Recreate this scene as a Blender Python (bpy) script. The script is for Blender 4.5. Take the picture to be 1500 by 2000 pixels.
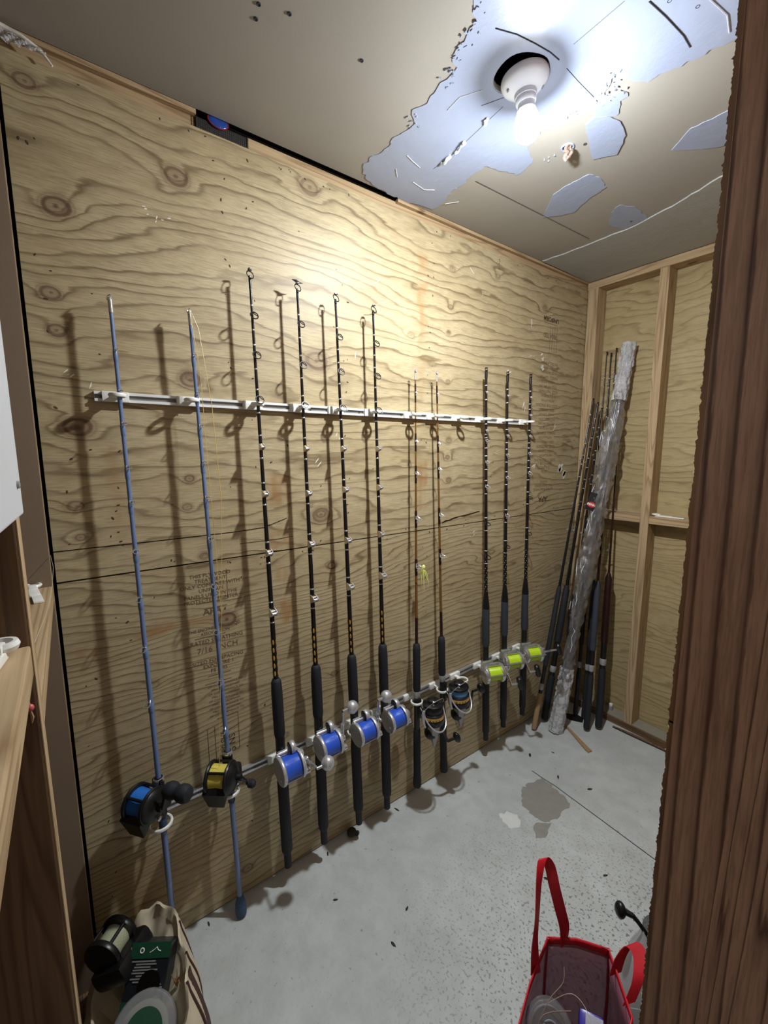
import bpy, bmesh, math, random
import numpy as np
from mathutils import Vector, Matrix

for o in list(bpy.data.objects):
    bpy.data.objects.remove(o)
SC = bpy.context.scene
COL = SC.collection
random.seed(7)
PI = math.pi

# ------------------------------------------------------------------ camera, world, light, exposure
RIGHT = Vector((0.5935, 0.8048, -0.0027))
FWD = Vector((-0.7968, 0.5878, -0.1399)).normalized()
RIGHT = (RIGHT - FWD * RIGHT.dot(FWD)).normalized()
UP = RIGHT.cross(FWD)
cd = bpy.data.cameras.new('camera')
cam = bpy.data.objects.new('camera', cd)
COL.objects.link(cam)
cd.sensor_fit = 'HORIZONTAL'
cd.sensor_width = 36.0
cd.lens = 835.7 / 1500.0 * 36.0
cd.clip_start = 0.02
m3 = Matrix((RIGHT, UP, -FWD)).transposed()
cam.matrix_world = Matrix.Translation((1.335, 0.0, 1.53)) @ m3.to_4x4()
SC.camera = cam

W = bpy.data.worlds.new('world')
SC.world = W
W.use_nodes = True
bg = W.node_tree.nodes['Background']
bg.inputs[0].default_value = (1.0, 0.93, 0.86, 1)
bg.inputs[1].default_value = 0.17
BULB_STRENGTH = 2000.0
NECK_STRENGTH = 14.0
BULB_COLOR = (0.93, 0.97, 1.0)

SC.view_settings.view_transform = 'Standard'
SC.view_settings.look = 'None'
SC.view_settings.gamma = 1.0
SC.view_settings.use_curve_mapping = False
SC.view_settings.exposure = 0.62


# ------------------------------------------------------------------ helpers
def lin(r, g, b):
    def f(c):
        c /= 255.0
        return c / 12.92 if c <= 0.04045 else ((c + 0.055) / 1.055) ** 2.4
    return (f(r), f(g), f(b), 1.0)


class NT:
    """small wrapper for building node trees"""
    def __init__(self, name):
        self.m = bpy.data.materials.new(name)
        self.m.use_nodes = True
        self.t = self.m.node_tree
        self.t.nodes.clear()
        self.out = self.t.nodes.new('ShaderNodeOutputMaterial')

    def n(self, kind, **kw):
        nd = self.t.nodes.new(kind)
        for k, v in kw.items():
            setattr(nd, k, v)
        return nd

    def put(self, sock, val):
        if isinstance(val, bpy.types.NodeSocket):
            self.t.links.new(val, sock)
        elif val is not None:
            sock.default_value = val

    def math(self, op, a, b=0.0, clamp=False):
        nd = self.n('ShaderNodeMath', operation=op, use_clamp=clamp)
        self.put(nd.inputs[0], a)
        self.put(nd.inputs[1], b)
        return nd.outputs[0]

    def mix(self, fac, a, b, blend='MIX'):
        nd = self.n('ShaderNodeMix', data_type='RGBA', blend_type=blend)
        self.put(nd.inputs[0], fac)
        self.put(nd.inputs[6], a)
        self.put(nd.inputs[7], b)
        return nd.outputs[2]

    def coords(self, scale=(1, 1, 1), rand=False):
        tc = self.n('ShaderNodeTexCoord')
        mp = self.n('ShaderNodeMapping')
        mp.inputs['Scale'].default_value = scale
        src = tc.outputs['Object']
        if rand:
            oi = self.n('ShaderNodeObjectInfo')
            cm = self.n('ShaderNodeCombineXYZ')
            for i in range(3):
                self.put(cm.inputs[i], self.math('MULTIPLY', oi.outputs['Random'], (3.7, 5.1, 9.3)[i]))
            va = self.n('ShaderNodeVectorMath', operation='ADD')
            self.put(va.inputs[0], src)
            self.put(va.inputs[1], cm.outputs[0])
            src = va.outputs[0]
        self.put(mp.inputs[0], src)
        return mp.outputs[0]

    def noise(self, vec, scale=5.0, detail=3.0, rough=0.55):
        nd = self.n('ShaderNodeTexNoise')
        self.put(nd.inputs['Vector'], vec)
        nd.inputs['Scale'].default_value = scale
        nd.inputs['Detail'].default_value = detail
        nd.inputs['Roughness'].default_value = rough
        return nd.outputs[0]

    def ramp(self, fac, stops, interp='LINEAR'):
        nd = self.n('ShaderNodeValToRGB')
        cr = nd.color_ramp
        cr.interpolation = interp
        while len(cr.elements) < len(stops):
            cr.elements.new(0.5)
        for e, (p, c) in zip(cr.elements, stops):
            e.position = p
            e.color = c if isinstance(c, (tuple, list)) else (c, c, c, 1)
        self.put(nd.inputs[0], fac)
        return nd.outputs[0]

    def bsdf(self, col, rough=0.5, metal=0.0, spec=0.5, height=None, hstr=0.2, hdist=0.002, **kw):
        b = self.n('ShaderNodeBsdfPrincipled')
        self.put(b.inputs['Base Color'], col)
        self.put(b.inputs['Roughness'], rough)
        self.put(b.inputs['Metallic'], metal)
        b.inputs['Specular IOR Level'].default_value = spec
        for k, v in kw.items():
            self.put(b.inputs[k], v)
        if height is not None:
            bp = self.n('ShaderNodeBump')
            bp.inputs['Strength'].default_value = hstr
            bp.inputs['Distance'].default_value = hdist
            self.put(bp.inputs['Height'], height)
            self.put(b.inputs['Normal'], bp.outputs[0])
        return b.outputs[0]

    def done(self, shader):
        self.put(self.out.inputs[0], shader)
        return self.m


def simple(name, col, rough=0.5, metal=0.0, spec=0.5, vary=0.15, scale=40.0, bump=0.0):
    t = NT(name)
    v = t.coords()
    nz = t.noise(v, scale, 3)
    dark = tuple(c * (1 - vary) for c in col[:3]) + (1,)
    c = t.mix(nz, dark, tuple(min(1, k * (1 + vary)) for k in col[:3]) + (1,))
    r = t.math('ADD', t.math('MULTIPLY', nz, 0.15), rough - 0.07, True)
    return t.done(t.bsdf(c, r, metal, spec, height=nz if bump else None, hstr=bump or 0.1))


class MB:
    """collects geometry for ONE mesh object"""
    def __init__(self, M=None):
        self.v, self.f, self.M = [], [], M

    def add(self, vs, fs, M=None):
        k = len(self.v)
        for p in vs:
            p = Vector(p)
            if M is not None:
                p = M @ p
            if self.M is not None:
                p = self.M @ p
            self.v.append(p)
        self.f += [tuple(i + k for i in q) for q in fs]
        return self

    def lathe(self, prof, M=None, seg=20, cap=True):
        vs, fs = [], []
        for r, h in prof:
            for i in range(seg):
                a = 2 * PI * i / seg
                vs.append((r * math.cos(a), r * math.sin(a), h))
        for j in range(len(prof) - 1):
            for i in range(seg):
                a, b = j * seg + i, j * seg + (i + 1) % seg
                fs.append((a, b, b + seg, a + seg))
        if cap:
            fs.append(tuple(range(seg))[::-1])
            fs.append(tuple(range((len(prof) - 1) * seg, len(prof) * seg)))
        return self.add(vs, fs, M)

    def cyl(self, p0, p1, r0, r1=None, seg=14):
        p0, p1 = Vector(p0), Vector(p1)
        r1 = r0 if r1 is None else r1
        return self.lathe([(r0, 0), (r1, (p1 - p0).length)], along(p0, p1 - p0), seg)

    def sphere(self, c, r, sc=(1, 1, 1), M=None, seg=16, rings=10):
        prof = [(max(1e-5, r * math.sin(PI * j / rings)), -r * math.cos(PI * j / rings)) for j in range(rings + 1)]
        S = Matrix.Translation(c) @ (M or Matrix()) @ Matrix.Diagonal((*sc, 1))
        return self.lathe(prof, S, seg)

    def torus(self, c, axis, R, r, seg=24, rs=8, a0=0.0, a1=2 * PI, sc=(1, 1, 1)):
        M = along(Vector(c), Vector(axis)) @ Matrix.Diagonal((*sc, 1))
        full = abs(a1 - a0 - 2 * PI) < 1e-6
        n = seg if full else seg + 1
        vs, fs = [], []
        for i in range(n):
            a = a0 + (a1 - a0) * i / seg
            for j in range(rs):
                b = 2 * PI * j / rs
                q = R + r * math.cos(b)
                vs.append((q * math.cos(a), q * math.sin(a), r * math.sin(b)))
        for i in range(seg):
            i2 = (i + 1) % n
            for j in range(rs):
                j2 = (j + 1) % rs
                fs.append((i * rs + j, i2 * rs + j, i2 * rs + j2, i * rs + j2))
        if not full:
            fs.append(tuple(range(rs))[::-1])
            fs.append(tuple(seg * rs + j for j in range(rs)))
        return self.add(vs, fs, M)

    def tube(self, pts, r, seg=8):
        pts = [Vector(p) for p in pts]
        n = len(pts)
        rr = r if isinstance(r, (list, tuple)) else [r] * n
        tan = [(pts[min(i + 1, n - 1)] - pts[max(i - 1, 0)]).normalized() for i in range(n)]
        ref = Vector((0, 0, 1)) if abs(tan[0].z) < 0.9 else Vector((1, 0, 0))
        x = tan[0].cross(ref).normalized()
        vs, fs = [], []
        for i in range(n):
            x = (x - tan[i] * x.dot(tan[i])).normalized()
            y = tan[i].cross(x)
            for j in range(seg):
                a = 2 * PI * j / seg
                vs.append(pts[i] + (x * math.cos(a) + y * math.sin(a)) * rr[i])
        for i in range(n - 1):
            for j in range(seg):
                j2 = (j + 1) % seg
                fs.append((i * seg + j, i * seg + j2, (i + 1) * seg + j2, (i + 1) * seg + j))
        fs.append(tuple(range(seg))[::-1])
        fs.append(tuple((n - 1) * seg + j for j in range(seg)))
        return self.add(vs, fs)

    def box(self, c, s, M=None, b=0.0):
        bm = bmesh.new()
        bmesh.ops.create_cube(bm, size=1.0)
        bmesh.ops.scale(bm, vec=s, verts=bm.verts)
        if b > 0:
            bmesh.ops.bevel(bm, geom=list(bm.edges), offset=b, segments=2, affect='EDGES', profile=0.6)
        bm.verts.index_update()
        vs = [v.co.copy() for v in bm.verts]
        fs = [tuple(v.index for v in f.verts) for f in bm.faces]
        bm.free()
        T = Matrix.Translation(c)
        return self.add(vs, fs, T if M is None else T @ M)

    def prism(self, poly, z0, z1, M=None):
        n = len(poly)
        vs = [(x, y, z0) for x, y in poly] + [(x, y, z1) for x, y in poly]
        fs = [tuple(range(n))[::-1], tuple(range(n, 2 * n))]
        fs += [(i, (i + 1) % n, n + (i + 1) % n, n + i) for i in range(n)]
        return self.add(vs, fs, M)

    def ribbon(self, pts, sides, w, t):
        """strap: pts path, sides = width directions, w = width, t = thickness"""
        vs, fs = [], []
        n = len(pts)
        for i in range(n):
            p = Vector(pts[i])
            s = Vector(sides[i]).normalized() * w * 0.5
            tg = (Vector(pts[min(i + 1, n - 1)]) - Vector(pts[max(0, i - 1)])).normalized()
            nn = s.cross(tg).normalized() * t * 0.5
            vs += [p - s - nn, p + s - nn, p + s + nn, p - s + nn]
        for i in range(n - 1):
            for j in range(4):
                fs.append((i * 4 + j, i * 4 + (j + 1) % 4, i * 4 + 4 + (j + 1) % 4, i * 4 + 4 + j))
        fs += [(3, 2, 1, 0), tuple((n - 1) * 4 + j for j in range(4))]
        return self.add(vs, fs)

    def build(self, name, mat, parent=None, smooth=True, kind=None, label=None):
        me = bpy.data.meshes.new(name)
        me.from_pydata([tuple(p) for p in self.v], [], self.f)
        me.materials.append(mat)
        if smooth:
            me.shade_smooth()
            me.set_sharp_from_angle(angle=0.7)
        return link(name, me, parent, kind, label)


def link(name, me, parent=None, kind=None, label=None):
    o = bpy.data.objects.new(name, me)
    COL.objects.link(o)
    if parent is not None:
        o.parent = parent
    if kind:
        o['kind'] = kind
    if label:
        o['label'] = label
    return o


def along(p, d):
    d = Vector(d).normalized()
    ref = Vector((0, 0, 1)) if abs(d.z) < 0.95 else Vector((1, 0, 0))
    x = ref.cross(d).normalized()
    y = d.cross(x)
    return Matrix.Translation(p) @ Matrix((x, y, d)).transposed().to_4x4()


def thing(name, label, cat, loc=(0, 0, 0), group=None, M=None):
    o = bpy.data.objects.new(name, None)
    COL.objects.link(o)
    o.empty_display_size = 0.05
    if M is not None:
        o.matrix_world = M
    else:
        o.location = loc
    return tag(o, label, cat, group)


def tag(o, label, cat, group=None):
    o['label'] = label
    o['category'] = cat
    if group:
        o['group'] = group
    return o


def structure(name, loc=(0, 0, 0)):
    o = bpy.data.objects.new(name, None)
    COL.objects.link(o)
    o.location = loc
    o['kind'] = 'structure'
    return o


# ---- numpy value noise for the wood figure
def vnoise(x, y, seed):
    rs = np.random.RandomState(seed)
    tab = rs.rand(256, 256)
    xi, yi = np.floor(x).astype(int), np.floor(y).astype(int)
    fx, fy = x - xi, y - yi
    fx = fx * fx * fx * (fx * (fx * 6 - 15) + 10)
    fy = fy * fy * fy * (fy * (fy * 6 - 15) + 10)
    g = lambda a, b: tab[a & 255, b & 255]
    return (g(xi, yi) * (1 - fx) + g(xi + 1, yi) * fx) * (1 - fy) + (g(xi, yi + 1) * (1 - fx) + g(xi + 1, yi + 1) * fx) * fy - 0.5


def phase_board(name, org, U, V, w, h, t, res, mat, parent, freq=22.0, amp=6.0, knots=(), stains=(), seed=1, us=1.0, vs_=1.0, splice=None):
    """board with its grain along U; the front face is a grid that carries the growth-ring phase, knots and glue stains"""
    U, V = Vector(U), Vector(V)
    N = U.cross(V)
    nu, nv = max(2, int(w / res)), max(2, int(h / res))
    uu, vv = np.meshgrid(np.linspace(0, w, nu + 1), np.linspace(0, h, nv + 1))
    a, b = uu * us, vv * vs_
    ph = vv * freq + amp * vnoise(a * 1.1 + 3.3, b * 4.5 + 7.1, seed) + amp * 0.45 * vnoise(a * 2.6, b * 11 + 2.2, seed + 1) + amp * 0.16 * vnoise(a * 7, b * 34, seed + 2) + 0.25 * vnoise(a * 22, b * 90, seed + 4)
    kd = np.full_like(uu, 2.0)
    kh = np.zeros_like(uu)
    for (ku, kv, kr, hard) in knots:
        d = np.sqrt(((uu - ku) / 1.35) ** 2 + (vv - kv) ** 2)
        d = d * (1 + 0.35 * vnoise(uu * 22 + ku * 9, vv * 22, seed + 5))
        ph += (.8 + kr * 42) * np.exp(-(d / (kr * 1.9)) ** 1.25)
        dn = d / kr
        kh = np.where(dn < kd, hard, kh)
        kd = np.minimum(kd, dn)
    st = np.zeros_like(uu)
    for (su, sv, sw, sh, amt) in stains:
        e = 0.02
        qx = np.clip((sw / 2 + 0.012 * vnoise(uu * 40, vv * 40, seed + 8) * 2 - abs(uu - su)) / e + 0.5, 0, 1)
        qy = np.clip((sh / 2 + 0.012 * vnoise(uu * 40 + 9, vv * 40, seed + 9) * 2 - abs(vv - sv)) / e + 0.5, 0, 1)
        mott = np.clip(0.75 + 1.2 * vnoise(uu * 60, vv * 25, seed + 10), 0, 1)
        st = np.maximum(st, qx * qy * amt * mott)
    n = (nu + 1) * (nv + 1)
    co = np.stack([uu, vv, np.zeros_like(uu)], -1).reshape(-1, 3)
    idx = np.arange(n).reshape(nv + 1, nu + 1)
    q = np.stack([idx[:-1, :-1], idx[:-1, 1:], idx[1:, 1:], idx[1:, :-1]], -1).reshape(-1, 4)
    rim = list(idx[0, :]) + list(idx[1:, -1]) + list(idx[-1, :-1][::-1]) + list(idx[1:-1, 0][::-1])
    back = co[rim].copy()
    back[:, 2] = -t
    m = len(rim)
    faces = q.tolist() + [(rim[(i + 1) % m], rim[i], n + i, n + (i + 1) % m) for i in range(m)] + [tuple(n + i for i in range(m))[::-1]]
    me = bpy.data.meshes.new(name)
    me.from_pydata(np.concatenate([co, back]).tolist(), [], faces)
    for an, arr in (('phase', ph), ('knot', kd * .5), ('knot_strength', kh), ('stain', st)):
        at = me.attributes.new(an, 'FLOAT', 'POINT')
        fl = arr.reshape(-1)
        at.data.foreach_set('value', np.concatenate([fl, fl[rim]]).astype(np.float32))
    me.materials.append(mat)
    o = link(name, me, parent)
    o.matrix_local = Matrix.Translation(org) @ Matrix((U, V, N)).transposed().to_4x4()
    return o


def lumber(name, lo, hi, axis, mat, parent, b=0.0025):
    """a sawn board; its local Z runs along the grain"""
    lo, hi = Vector(lo), Vector(hi)
    c, s = (lo + hi) / 2, hi - lo
    if axis == 'x':
        R = Matrix(((0, 0, 1), (1, 0, 0), (0, 1, 0)))
        d = (s.y, s.z, s.x)
    elif axis == 'y':
        R = Matrix(((0, 1, 0), (0, 0, 1), (1, 0, 0)))
        d = (s.z, s.x, s.y)
    else:
        R = Matrix.Identity(3)
        d = tuple(s)
    o = MB().box((0, 0, 0), d, b=b).build(name, mat, parent, smooth=False)
    o.matrix_local = Matrix.Translation(c) @ R.to_4x4()
    return o


def text_mesh(name, body, size, M, mat, parent, align='LEFT', bold=0.0, line=1.0):
    cu = bpy.data.curves.new(name, 'FONT')
    cu.body = body
    cu.size = size
    cu.align_x = align
    cu.space_line = line
    cu.offset = bold
    cu.resolution_u = 2
    tmp = bpy.data.objects.new(name + '_tmp', cu)
    COL.objects.link(tmp)
    dg = bpy.context.evaluated_depsgraph_get()
    me = bpy.data.meshes.new_from_object(tmp.evaluated_get(dg))
    bpy.data.objects.remove(tmp)
    me.materials.clear()
    me.materials.append(mat)
    o = link(name, me, parent)
    o.matrix_local = M
    return o


# ------------------------------------------------------------------ materials
def wood_phase(name, light, light2, dark, knot, stain, lines=0.75, rough=0.55, spec=0.35, modmin=0.4):
    t = NT(name)
    at = lambda k: t.n('ShaderNodeAttribute', attribute_name=k).outputs['Fac']
    vs = t.coords((3, 60, 60))
    fine = t.noise(vs, 6.0, 4, 0.65)
    big = t.noise(t.coords((1.2, 3, 3)), 1.6, 4, 0.6)
    ph = t.math('ADD', at('phase'), t.math('MULTIPLY', fine, 0.22))
    fr = t.math('FRACT', ph)
    band = t.ramp(fr, [(0.0, 0.0), (0.5, 0.04), (0.74, 0.32), (0.86, 1.0), (0.93, 0.75), (1.0, 0.0)])
    mod = t.ramp(t.noise(t.coords((1.5, 9, 9)), 2.0, 3), [(0.3, modmin), (0.62, 1.0)])
    fac = t.math('MULTIPLY', t.math('MULTIPLY', band, mod), lines)
    base = t.mix(t.ramp(big, [(0.3, 0.0), (0.7, 1.0)]), light, light2)
    base = t.mix(t.ramp(fine, [(0.38, 0.34), (0.56, 0.0)]), base, dark)
    blot = t.noise(t.coords((2, 7, 7)), 3.0, 5, 0.7)
    base = t.mix(t.ramp(blot, [(0.5, 0.0), (0.72, 0.3)]), base, dark)
    c = t.mix(fac, base, dark)
    c = t.mix(t.math('MULTIPLY', at('stain'), 0.75), c, stain)
    kr = t.ramp(t.math('ADD', at('knot'), t.math('MULTIPLY', t.math('SUBTRACT', fine, .5), .08)), [(0.0, 1.0), (0.08, 0.9), (0.16, 0.42), (0.32, 0.50), (0.42, 0.95), (0.50, 0.9), (0.58, 0.30), (0.66, 0.42), (0.74, 0.12), (0.95, 0.0)])
    c = t.mix(t.math('MULTIPLY', t.math('MULTIPLY', kr, at('knot_strength')), 0.92), c, knot)
    hgt = t.math('SUBTRACT', t.math('MULTIPLY', fine, 0.6), t.math('MULTIPLY', band, 0.3))
    rg = t.math('ADD', t.math('MULTIPLY', fine, 0.25), rough - 0.1)
    return t.done(t.bsdf(c, rg, 0, spec, height=hgt, hstr=0.25, hdist=0.0015))


def pine(name, light, dark, lines=0.7):
    t = NT(name)
    v = t.coords((11, 11, 0.55), rand=True)
    nz = t.noise(v, 1.0, 2.5, 0.5)
    fr = t.math('FRACT', t.math('MULTIPLY', nz, 15.0))
    fine = t.noise(t.coords((150, 150, 4), rand=True), 1.0, 3)
    band = t.ramp(fr, [(0.0, 0.0), (0.5, 0.1), (0.8, 1.0), (0.93, 0.4), (1.0, 0.0)])
    c = t.mix(t.math('MULTIPLY', band, lines), light, dark)
    c = t.mix(t.ramp(fine, [(0.4, 0.25), (0.65, 0.0)]), c, dark)
    kn = t.n('ShaderNodeTexVoronoi')
    t.put(kn.inputs['Vector'], t.coords((5, 5, 1.9), rand=True))
    kn.inputs['Scale'].default_value = 1.3
    c = t.mix(t.ramp(kn.outputs['Distance'], [(0.035, 0.8), (0.075, 0.0)]), c, lin(74, 46, 28))
    return t.done(t.bsdf(c, 0.6, 0, 0.3, height=fine, hstr=0.15))


M_PLY = wood_phase('plywood', lin(188, 173, 138), lin(174, 157, 121), lin(98, 80, 53), lin(88, 60, 46), lin(150, 108, 62), 0.85, rough=0.46, spec=0.34)
M_PLYFAR = wood_phase('plywood_far', lin(184, 166, 124), lin(168, 150, 108), lin(122, 100, 66), lin(92, 62, 38), lin(150, 108, 62), 0.75)
M_JAMB = wood_phase('red_pine', lin(176, 138, 112), lin(158, 118, 92), lin(70, 42, 28), lin(40, 22, 16), lin(150, 108, 62), 1.0, rough=0.5, modmin=0.8)
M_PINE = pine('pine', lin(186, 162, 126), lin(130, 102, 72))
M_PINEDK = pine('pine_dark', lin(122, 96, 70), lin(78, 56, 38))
M_EDGE = pine('ply_edge', lin(140, 110, 82), lin(86, 60, 40))
M_BROWNBD = simple('brown_board', lin(124, 106, 86), 0.8, vary=0.08, scale=9)
M_VOID = simple('dark_void', lin(16, 13, 11), 0.95, spec=0.05)
M_SHEATH = simple('dark_sheathing', lin(74, 56, 40), 0.9, scale=12)


def m_floor():
    t = NT('concrete')
    v = t.coords()
    big = t.noise(v, 2.2, 5, 0.6)
    mid = t.noise(v, 14, 4, 0.6)
    c = t.mix(t.ramp(big, [(0.3, 0.0), (0.7, 1.0)]), lin(176, 180, 178), lin(198, 202, 200))
    c = t.mix(t.ramp(mid, [(0.35, 0.35), (0.6, 0.0)]), c, lin(160, 160, 155))
    vo = t.n('ShaderNodeTexNoise')
    t.put(vo.inputs['Vector'], v)
    vo.inputs['Scale'].default_value = 110
    vo.inputs['Detail'].default_value = 2
    spk = t.ramp(vo.outputs[0], [(0.575, 0.0), (0.63, 1.0)])
    # the pitted area of the slab, near the doorway
    sep = t.n('ShaderNodeSeparateXYZ')
    t.put(sep.inputs[0], v)
    dx = t.math('SUBTRACT', sep.outputs[0], 0.95)
    dy = t.math('SUBTRACT', sep.outputs[1], 1.15)
    d = t.math('SQRT', t.math('ADD', t.math('MULTIPLY', dx, dx), t.math('MULTIPLY', dy, dy)))
    zone = t.ramp(t.math('ADD', d, t.math('MULTIPLY', big, 0.3)), [(0.42, 0.85), (0.85, 0.05)])
    c = t.mix(t.math('MULTIPLY', spk, zone), c, lin(108, 108, 102))
    vo2 = t.noise(v, 60, 3)
    c = t.mix(t.ramp(vo2, [(0.66, 0.0), (0.72, 0.5)]), c, lin(100, 98, 92))
    h = t.math('ADD', t.math('MULTIPLY', mid, 0.5), t.math('MULTIPLY', spk, -0.4))
    return t.done(t.bsdf(c, t.math('ADD', t.math('MULTIPLY', big, 0.2), 0.5), 0, 0.35, height=h, hstr=0.2))


M_FLOOR = m_floor()
M_DAMP = simple('damp_concrete', lin(142, 141, 132), 0.5, vary=0.14, scale=30)
M_PALE = simple('pale_concrete', lin(214, 215, 212), 0.75, vary=0.08, scale=60)
M_GROOVE = simple('groove', lin(64, 63, 60), 0.9)
M_DUST = simple('dust', lin(140, 134, 120), 0.95, vary=0.2, scale=60)


def m_ceiling():
    t = NT('drywall_paper')
    v = t.coords()
    big = t.noise(v, 1.7, 4, 0.6)
    fine = t.noise(v, 180, 2)
    c = t.mix(t.ramp(big, [(0.3, 0.0), (0.7, 1.0)]), lin(158, 155, 148), lin(168, 164, 156))
    c = t.mix(t.ramp(t.noise(v, 6, 3), [(0.62, 0.0), (0.75, 0.35)]), c, lin(176, 162, 148))
    c = t.mix(t.math('MULTIPLY', fine, 0.12), c, lin(124, 120, 114))
    return t.done(t.bsdf(c, 0.75, 0, 0.25, height=fine, hstr=0.05))


M_CEIL = m_ceiling()


def m_primer(name, a, b, rough):
    t = NT(name)
    v = t.coords()
    n1 = t.noise(v, 9, 4, 0.6)
    c = t.mix(n1, a, b)
    return t.done(t.bsdf(c, rough, 0, 0.5, height=t.noise(v, 26, 5, 0.65), hstr=0.3, hdist=0.004))


M_PRIMER = m_primer('blue_white_primer', lin(150, 161, 186), lin(160, 171, 196), 0.4)
M_STRIP = m_primer('grey_joint_compound', lin(160, 164, 164), lin(174, 176, 174), 0.5)
M_MUDW = simple('white_mud', lin(236, 240, 245), 0.35)
M_CRACK = simple('crack', lin(52, 54, 66), 0.9)
M_PORC = simple('porcelain', lin(225, 230, 240), 0.18, vary=0.03)
M_GREYPL = simple('grey_plastic', lin(120, 125, 136), 0.4)
M_WHITE = simple('white_plastic', lin(232, 232, 226), 0.35, vary=0.04)
M_WHITEMET = simple('white_enamel', lin(214, 218, 224), 0.3, vary=0.03, scale=6)
M_ALU = simple('aluminium', lin(205, 206, 208), 0.32, metal=0.75, vary=0.06)
M_RAILW = simple('white_rail', lin(222, 222, 220), 0.35, vary=0.05)
M_RAILD = simple('rail_slot', lin(120, 120, 118), 0.5)
M_CHROME = simple('chrome', lin(215, 217, 220), 0.14, metal=0.8, vary=0.05)
M_SILVER = simple('silver_anodised', lin(206, 207, 210), 0.28, metal=0.6, vary=0.05)
M_SILVERDK = simple('silver_dark', lin(164, 165, 167), 0.35, metal=0.3, vary=0.1)
M_BLACK = simple('black_blank', lin(20, 20, 24), 0.22, vary=0.1)
M_BLACKPL = simple('black_plastic', lin(18, 18, 20), 0.35, vary=0.1)
M_EVA = simple('eva_foam', lin(26, 29, 36), 0.7, vary=0.2, scale=300, bump=0.1)
M_EVAGREY = simple('slate_foam', lin(48, 54, 64), 0.75, vary=0.15, scale=300, bump=0.1)
M_CORD = simple('cord_wrap', lin(58, 80, 108), 0.8, vary=0.5, scale=160, bump=0.5)
M_BLUEROD = simple('blue_blank', lin(104, 124, 164), 0.25, vary=0.12, scale=14)
M_GOLD = simple('gold_wrap', lin(226, 180, 96), 0.25, metal=0.6)
M_BRONZE = simple('bronze_blank', lin(112, 80, 40), 0.25, metal=0.05, vary=0.12)
M_MAROON = simple('maroon_wrap', lin(40, 20, 20), 0.25)
M_CORK = simple('cork', lin(158, 128, 92), 0.8, vary=0.2, scale=90)
M_LINEY = simple('yellow_line', lin(222, 190, 96), 0.4)
M_CLEARLN = simple('pale_line', lin(190, 178, 150), 0.3)


def m_line(name, a, b, sc=420.0):
    t = NT(name)
    w = t.n('ShaderNodeTexWave', bands_direction='Y')
    t.put(w.inputs['Vector'], t.coords())
    w.inputs['Scale'].default_value = sc
    w.inputs['Distortion'].default_value = 1.5
    c = t.mix(t.math('MULTIPLY', w.outputs[1], 0.6), a, b)
    return t.done(t.bsdf(c, 0.3, 0, 0.5, height=w.outputs[1], hstr=0.25, hdist=0.0006))


M_LBLUE = m_line('blue_mono', lin(48, 96, 210), lin(34, 68, 176))
M_LCHART = m_line('chartreuse_mono', lin(196, 228, 30), lin(158, 200, 24))
M_LBLUE2 = m_line('sky_braid', lin(88, 150, 200), lin(60, 118, 170))
M_LBLUE3 = m_line('blue_braid', lin(44, 120, 210), lin(32, 96, 180))
M_LYEL = m_line('yellow_braid', lin(226, 210, 96), lin(200, 180, 70))
M_LDARK = m_line('dark_braid', lin(30, 32, 38), lin(20, 22, 26))
M_LPALE = m_line('pale_mono', lin(176, 180, 150), lin(140, 146, 118))


def m_film(name, tint, fac, rough=0.12, sc=30.0, hs=0.9, diff=0.15):
    t = NT(name)
    v = t.coords()
    h = t.noise(v, sc, 4, 0.6)
    tr = t.n('ShaderNodeBsdfTransparent')
    tr.inputs[0].default_value = tint
    bp = t.n('ShaderNodeBump')
    bp.inputs['Strength'].default_value = hs
    bp.inputs['Distance'].default_value = 0.01
    t.put(bp.inputs['Height'], h)
    gl = t.n('ShaderNodeBsdfGlossy')
    gl.inputs['Roughness'].default_value = rough
    t.put(gl.inputs['Normal'], bp.outputs[0])
    df = t.n('ShaderNodeBsdfDiffuse')
    df.inputs[0].default_value = (0.75, 0.76, 0.78, 1)
    m1 = t.n('ShaderNodeMixShader')
    m1.inputs[0].default_value = diff
    t.put(m1.inputs[1], tr.outputs[0])
    t.put(m1.inputs[2], df.outputs[0])
    m2 = t.n('ShaderNodeMixShader')
    fr = t.n('ShaderNodeFresnel')
    fr.inputs[0].default_value = 1.45
    t.put(fr.inputs['Normal'], bp.outputs[0])
    t.put(m2.inputs[0], t.math('ADD', t.math('MULTIPLY', fr.outputs[0], 0.8), fac, True))
    t.put(m2.inputs[1], m1.outputs[0])
    t.put(m2.inputs[2], gl.outputs[0])
    return t.done(m2.outputs[0])


M_FILM = m_film('clear_film', (0.92, 0.93, 0.95, 1), 0.16, 0.06, 34.0, 1.0, 0.14)
M_BUBBLE = m_film('bubble_wrap', (0.9, 0.91, 0.93, 1), 0.22, 0.12, 120.0, 1.0, 0.62)
M_CLEAR = m_film('clear_plastic', (0.88, 0.89, 0.9, 1), 0.05, 0.1, 10.0, 0.3, 0.10)
M_BAGPL = m_film('frosted_plastic', (0.86, 0.87, 0.9, 1), 0.03, 0.25, 8.0, 0.3, 0.42)


def m_tote():
    t = NT('tote_vinyl')
    v = t.coords()
    tr = t.n('ShaderNodeBsdfTransparent')
    tr.inputs[0].default_value = (0.78, 0.68, 0.72, 1)
    b = t.bsdf(lin(168, 104, 120), 0.25, 0, 0.5, height=t.noise(v, 9, 3), hstr=0.3, hdist=0.004)
    ms = t.n('ShaderNodeMixShader')
    ms.inputs[0].default_value = 0.62
    t.put(ms.inputs[1], tr.outputs[0])
    t.put(ms.inputs[2], b)
    return t.done(ms.outputs[0])


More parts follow.
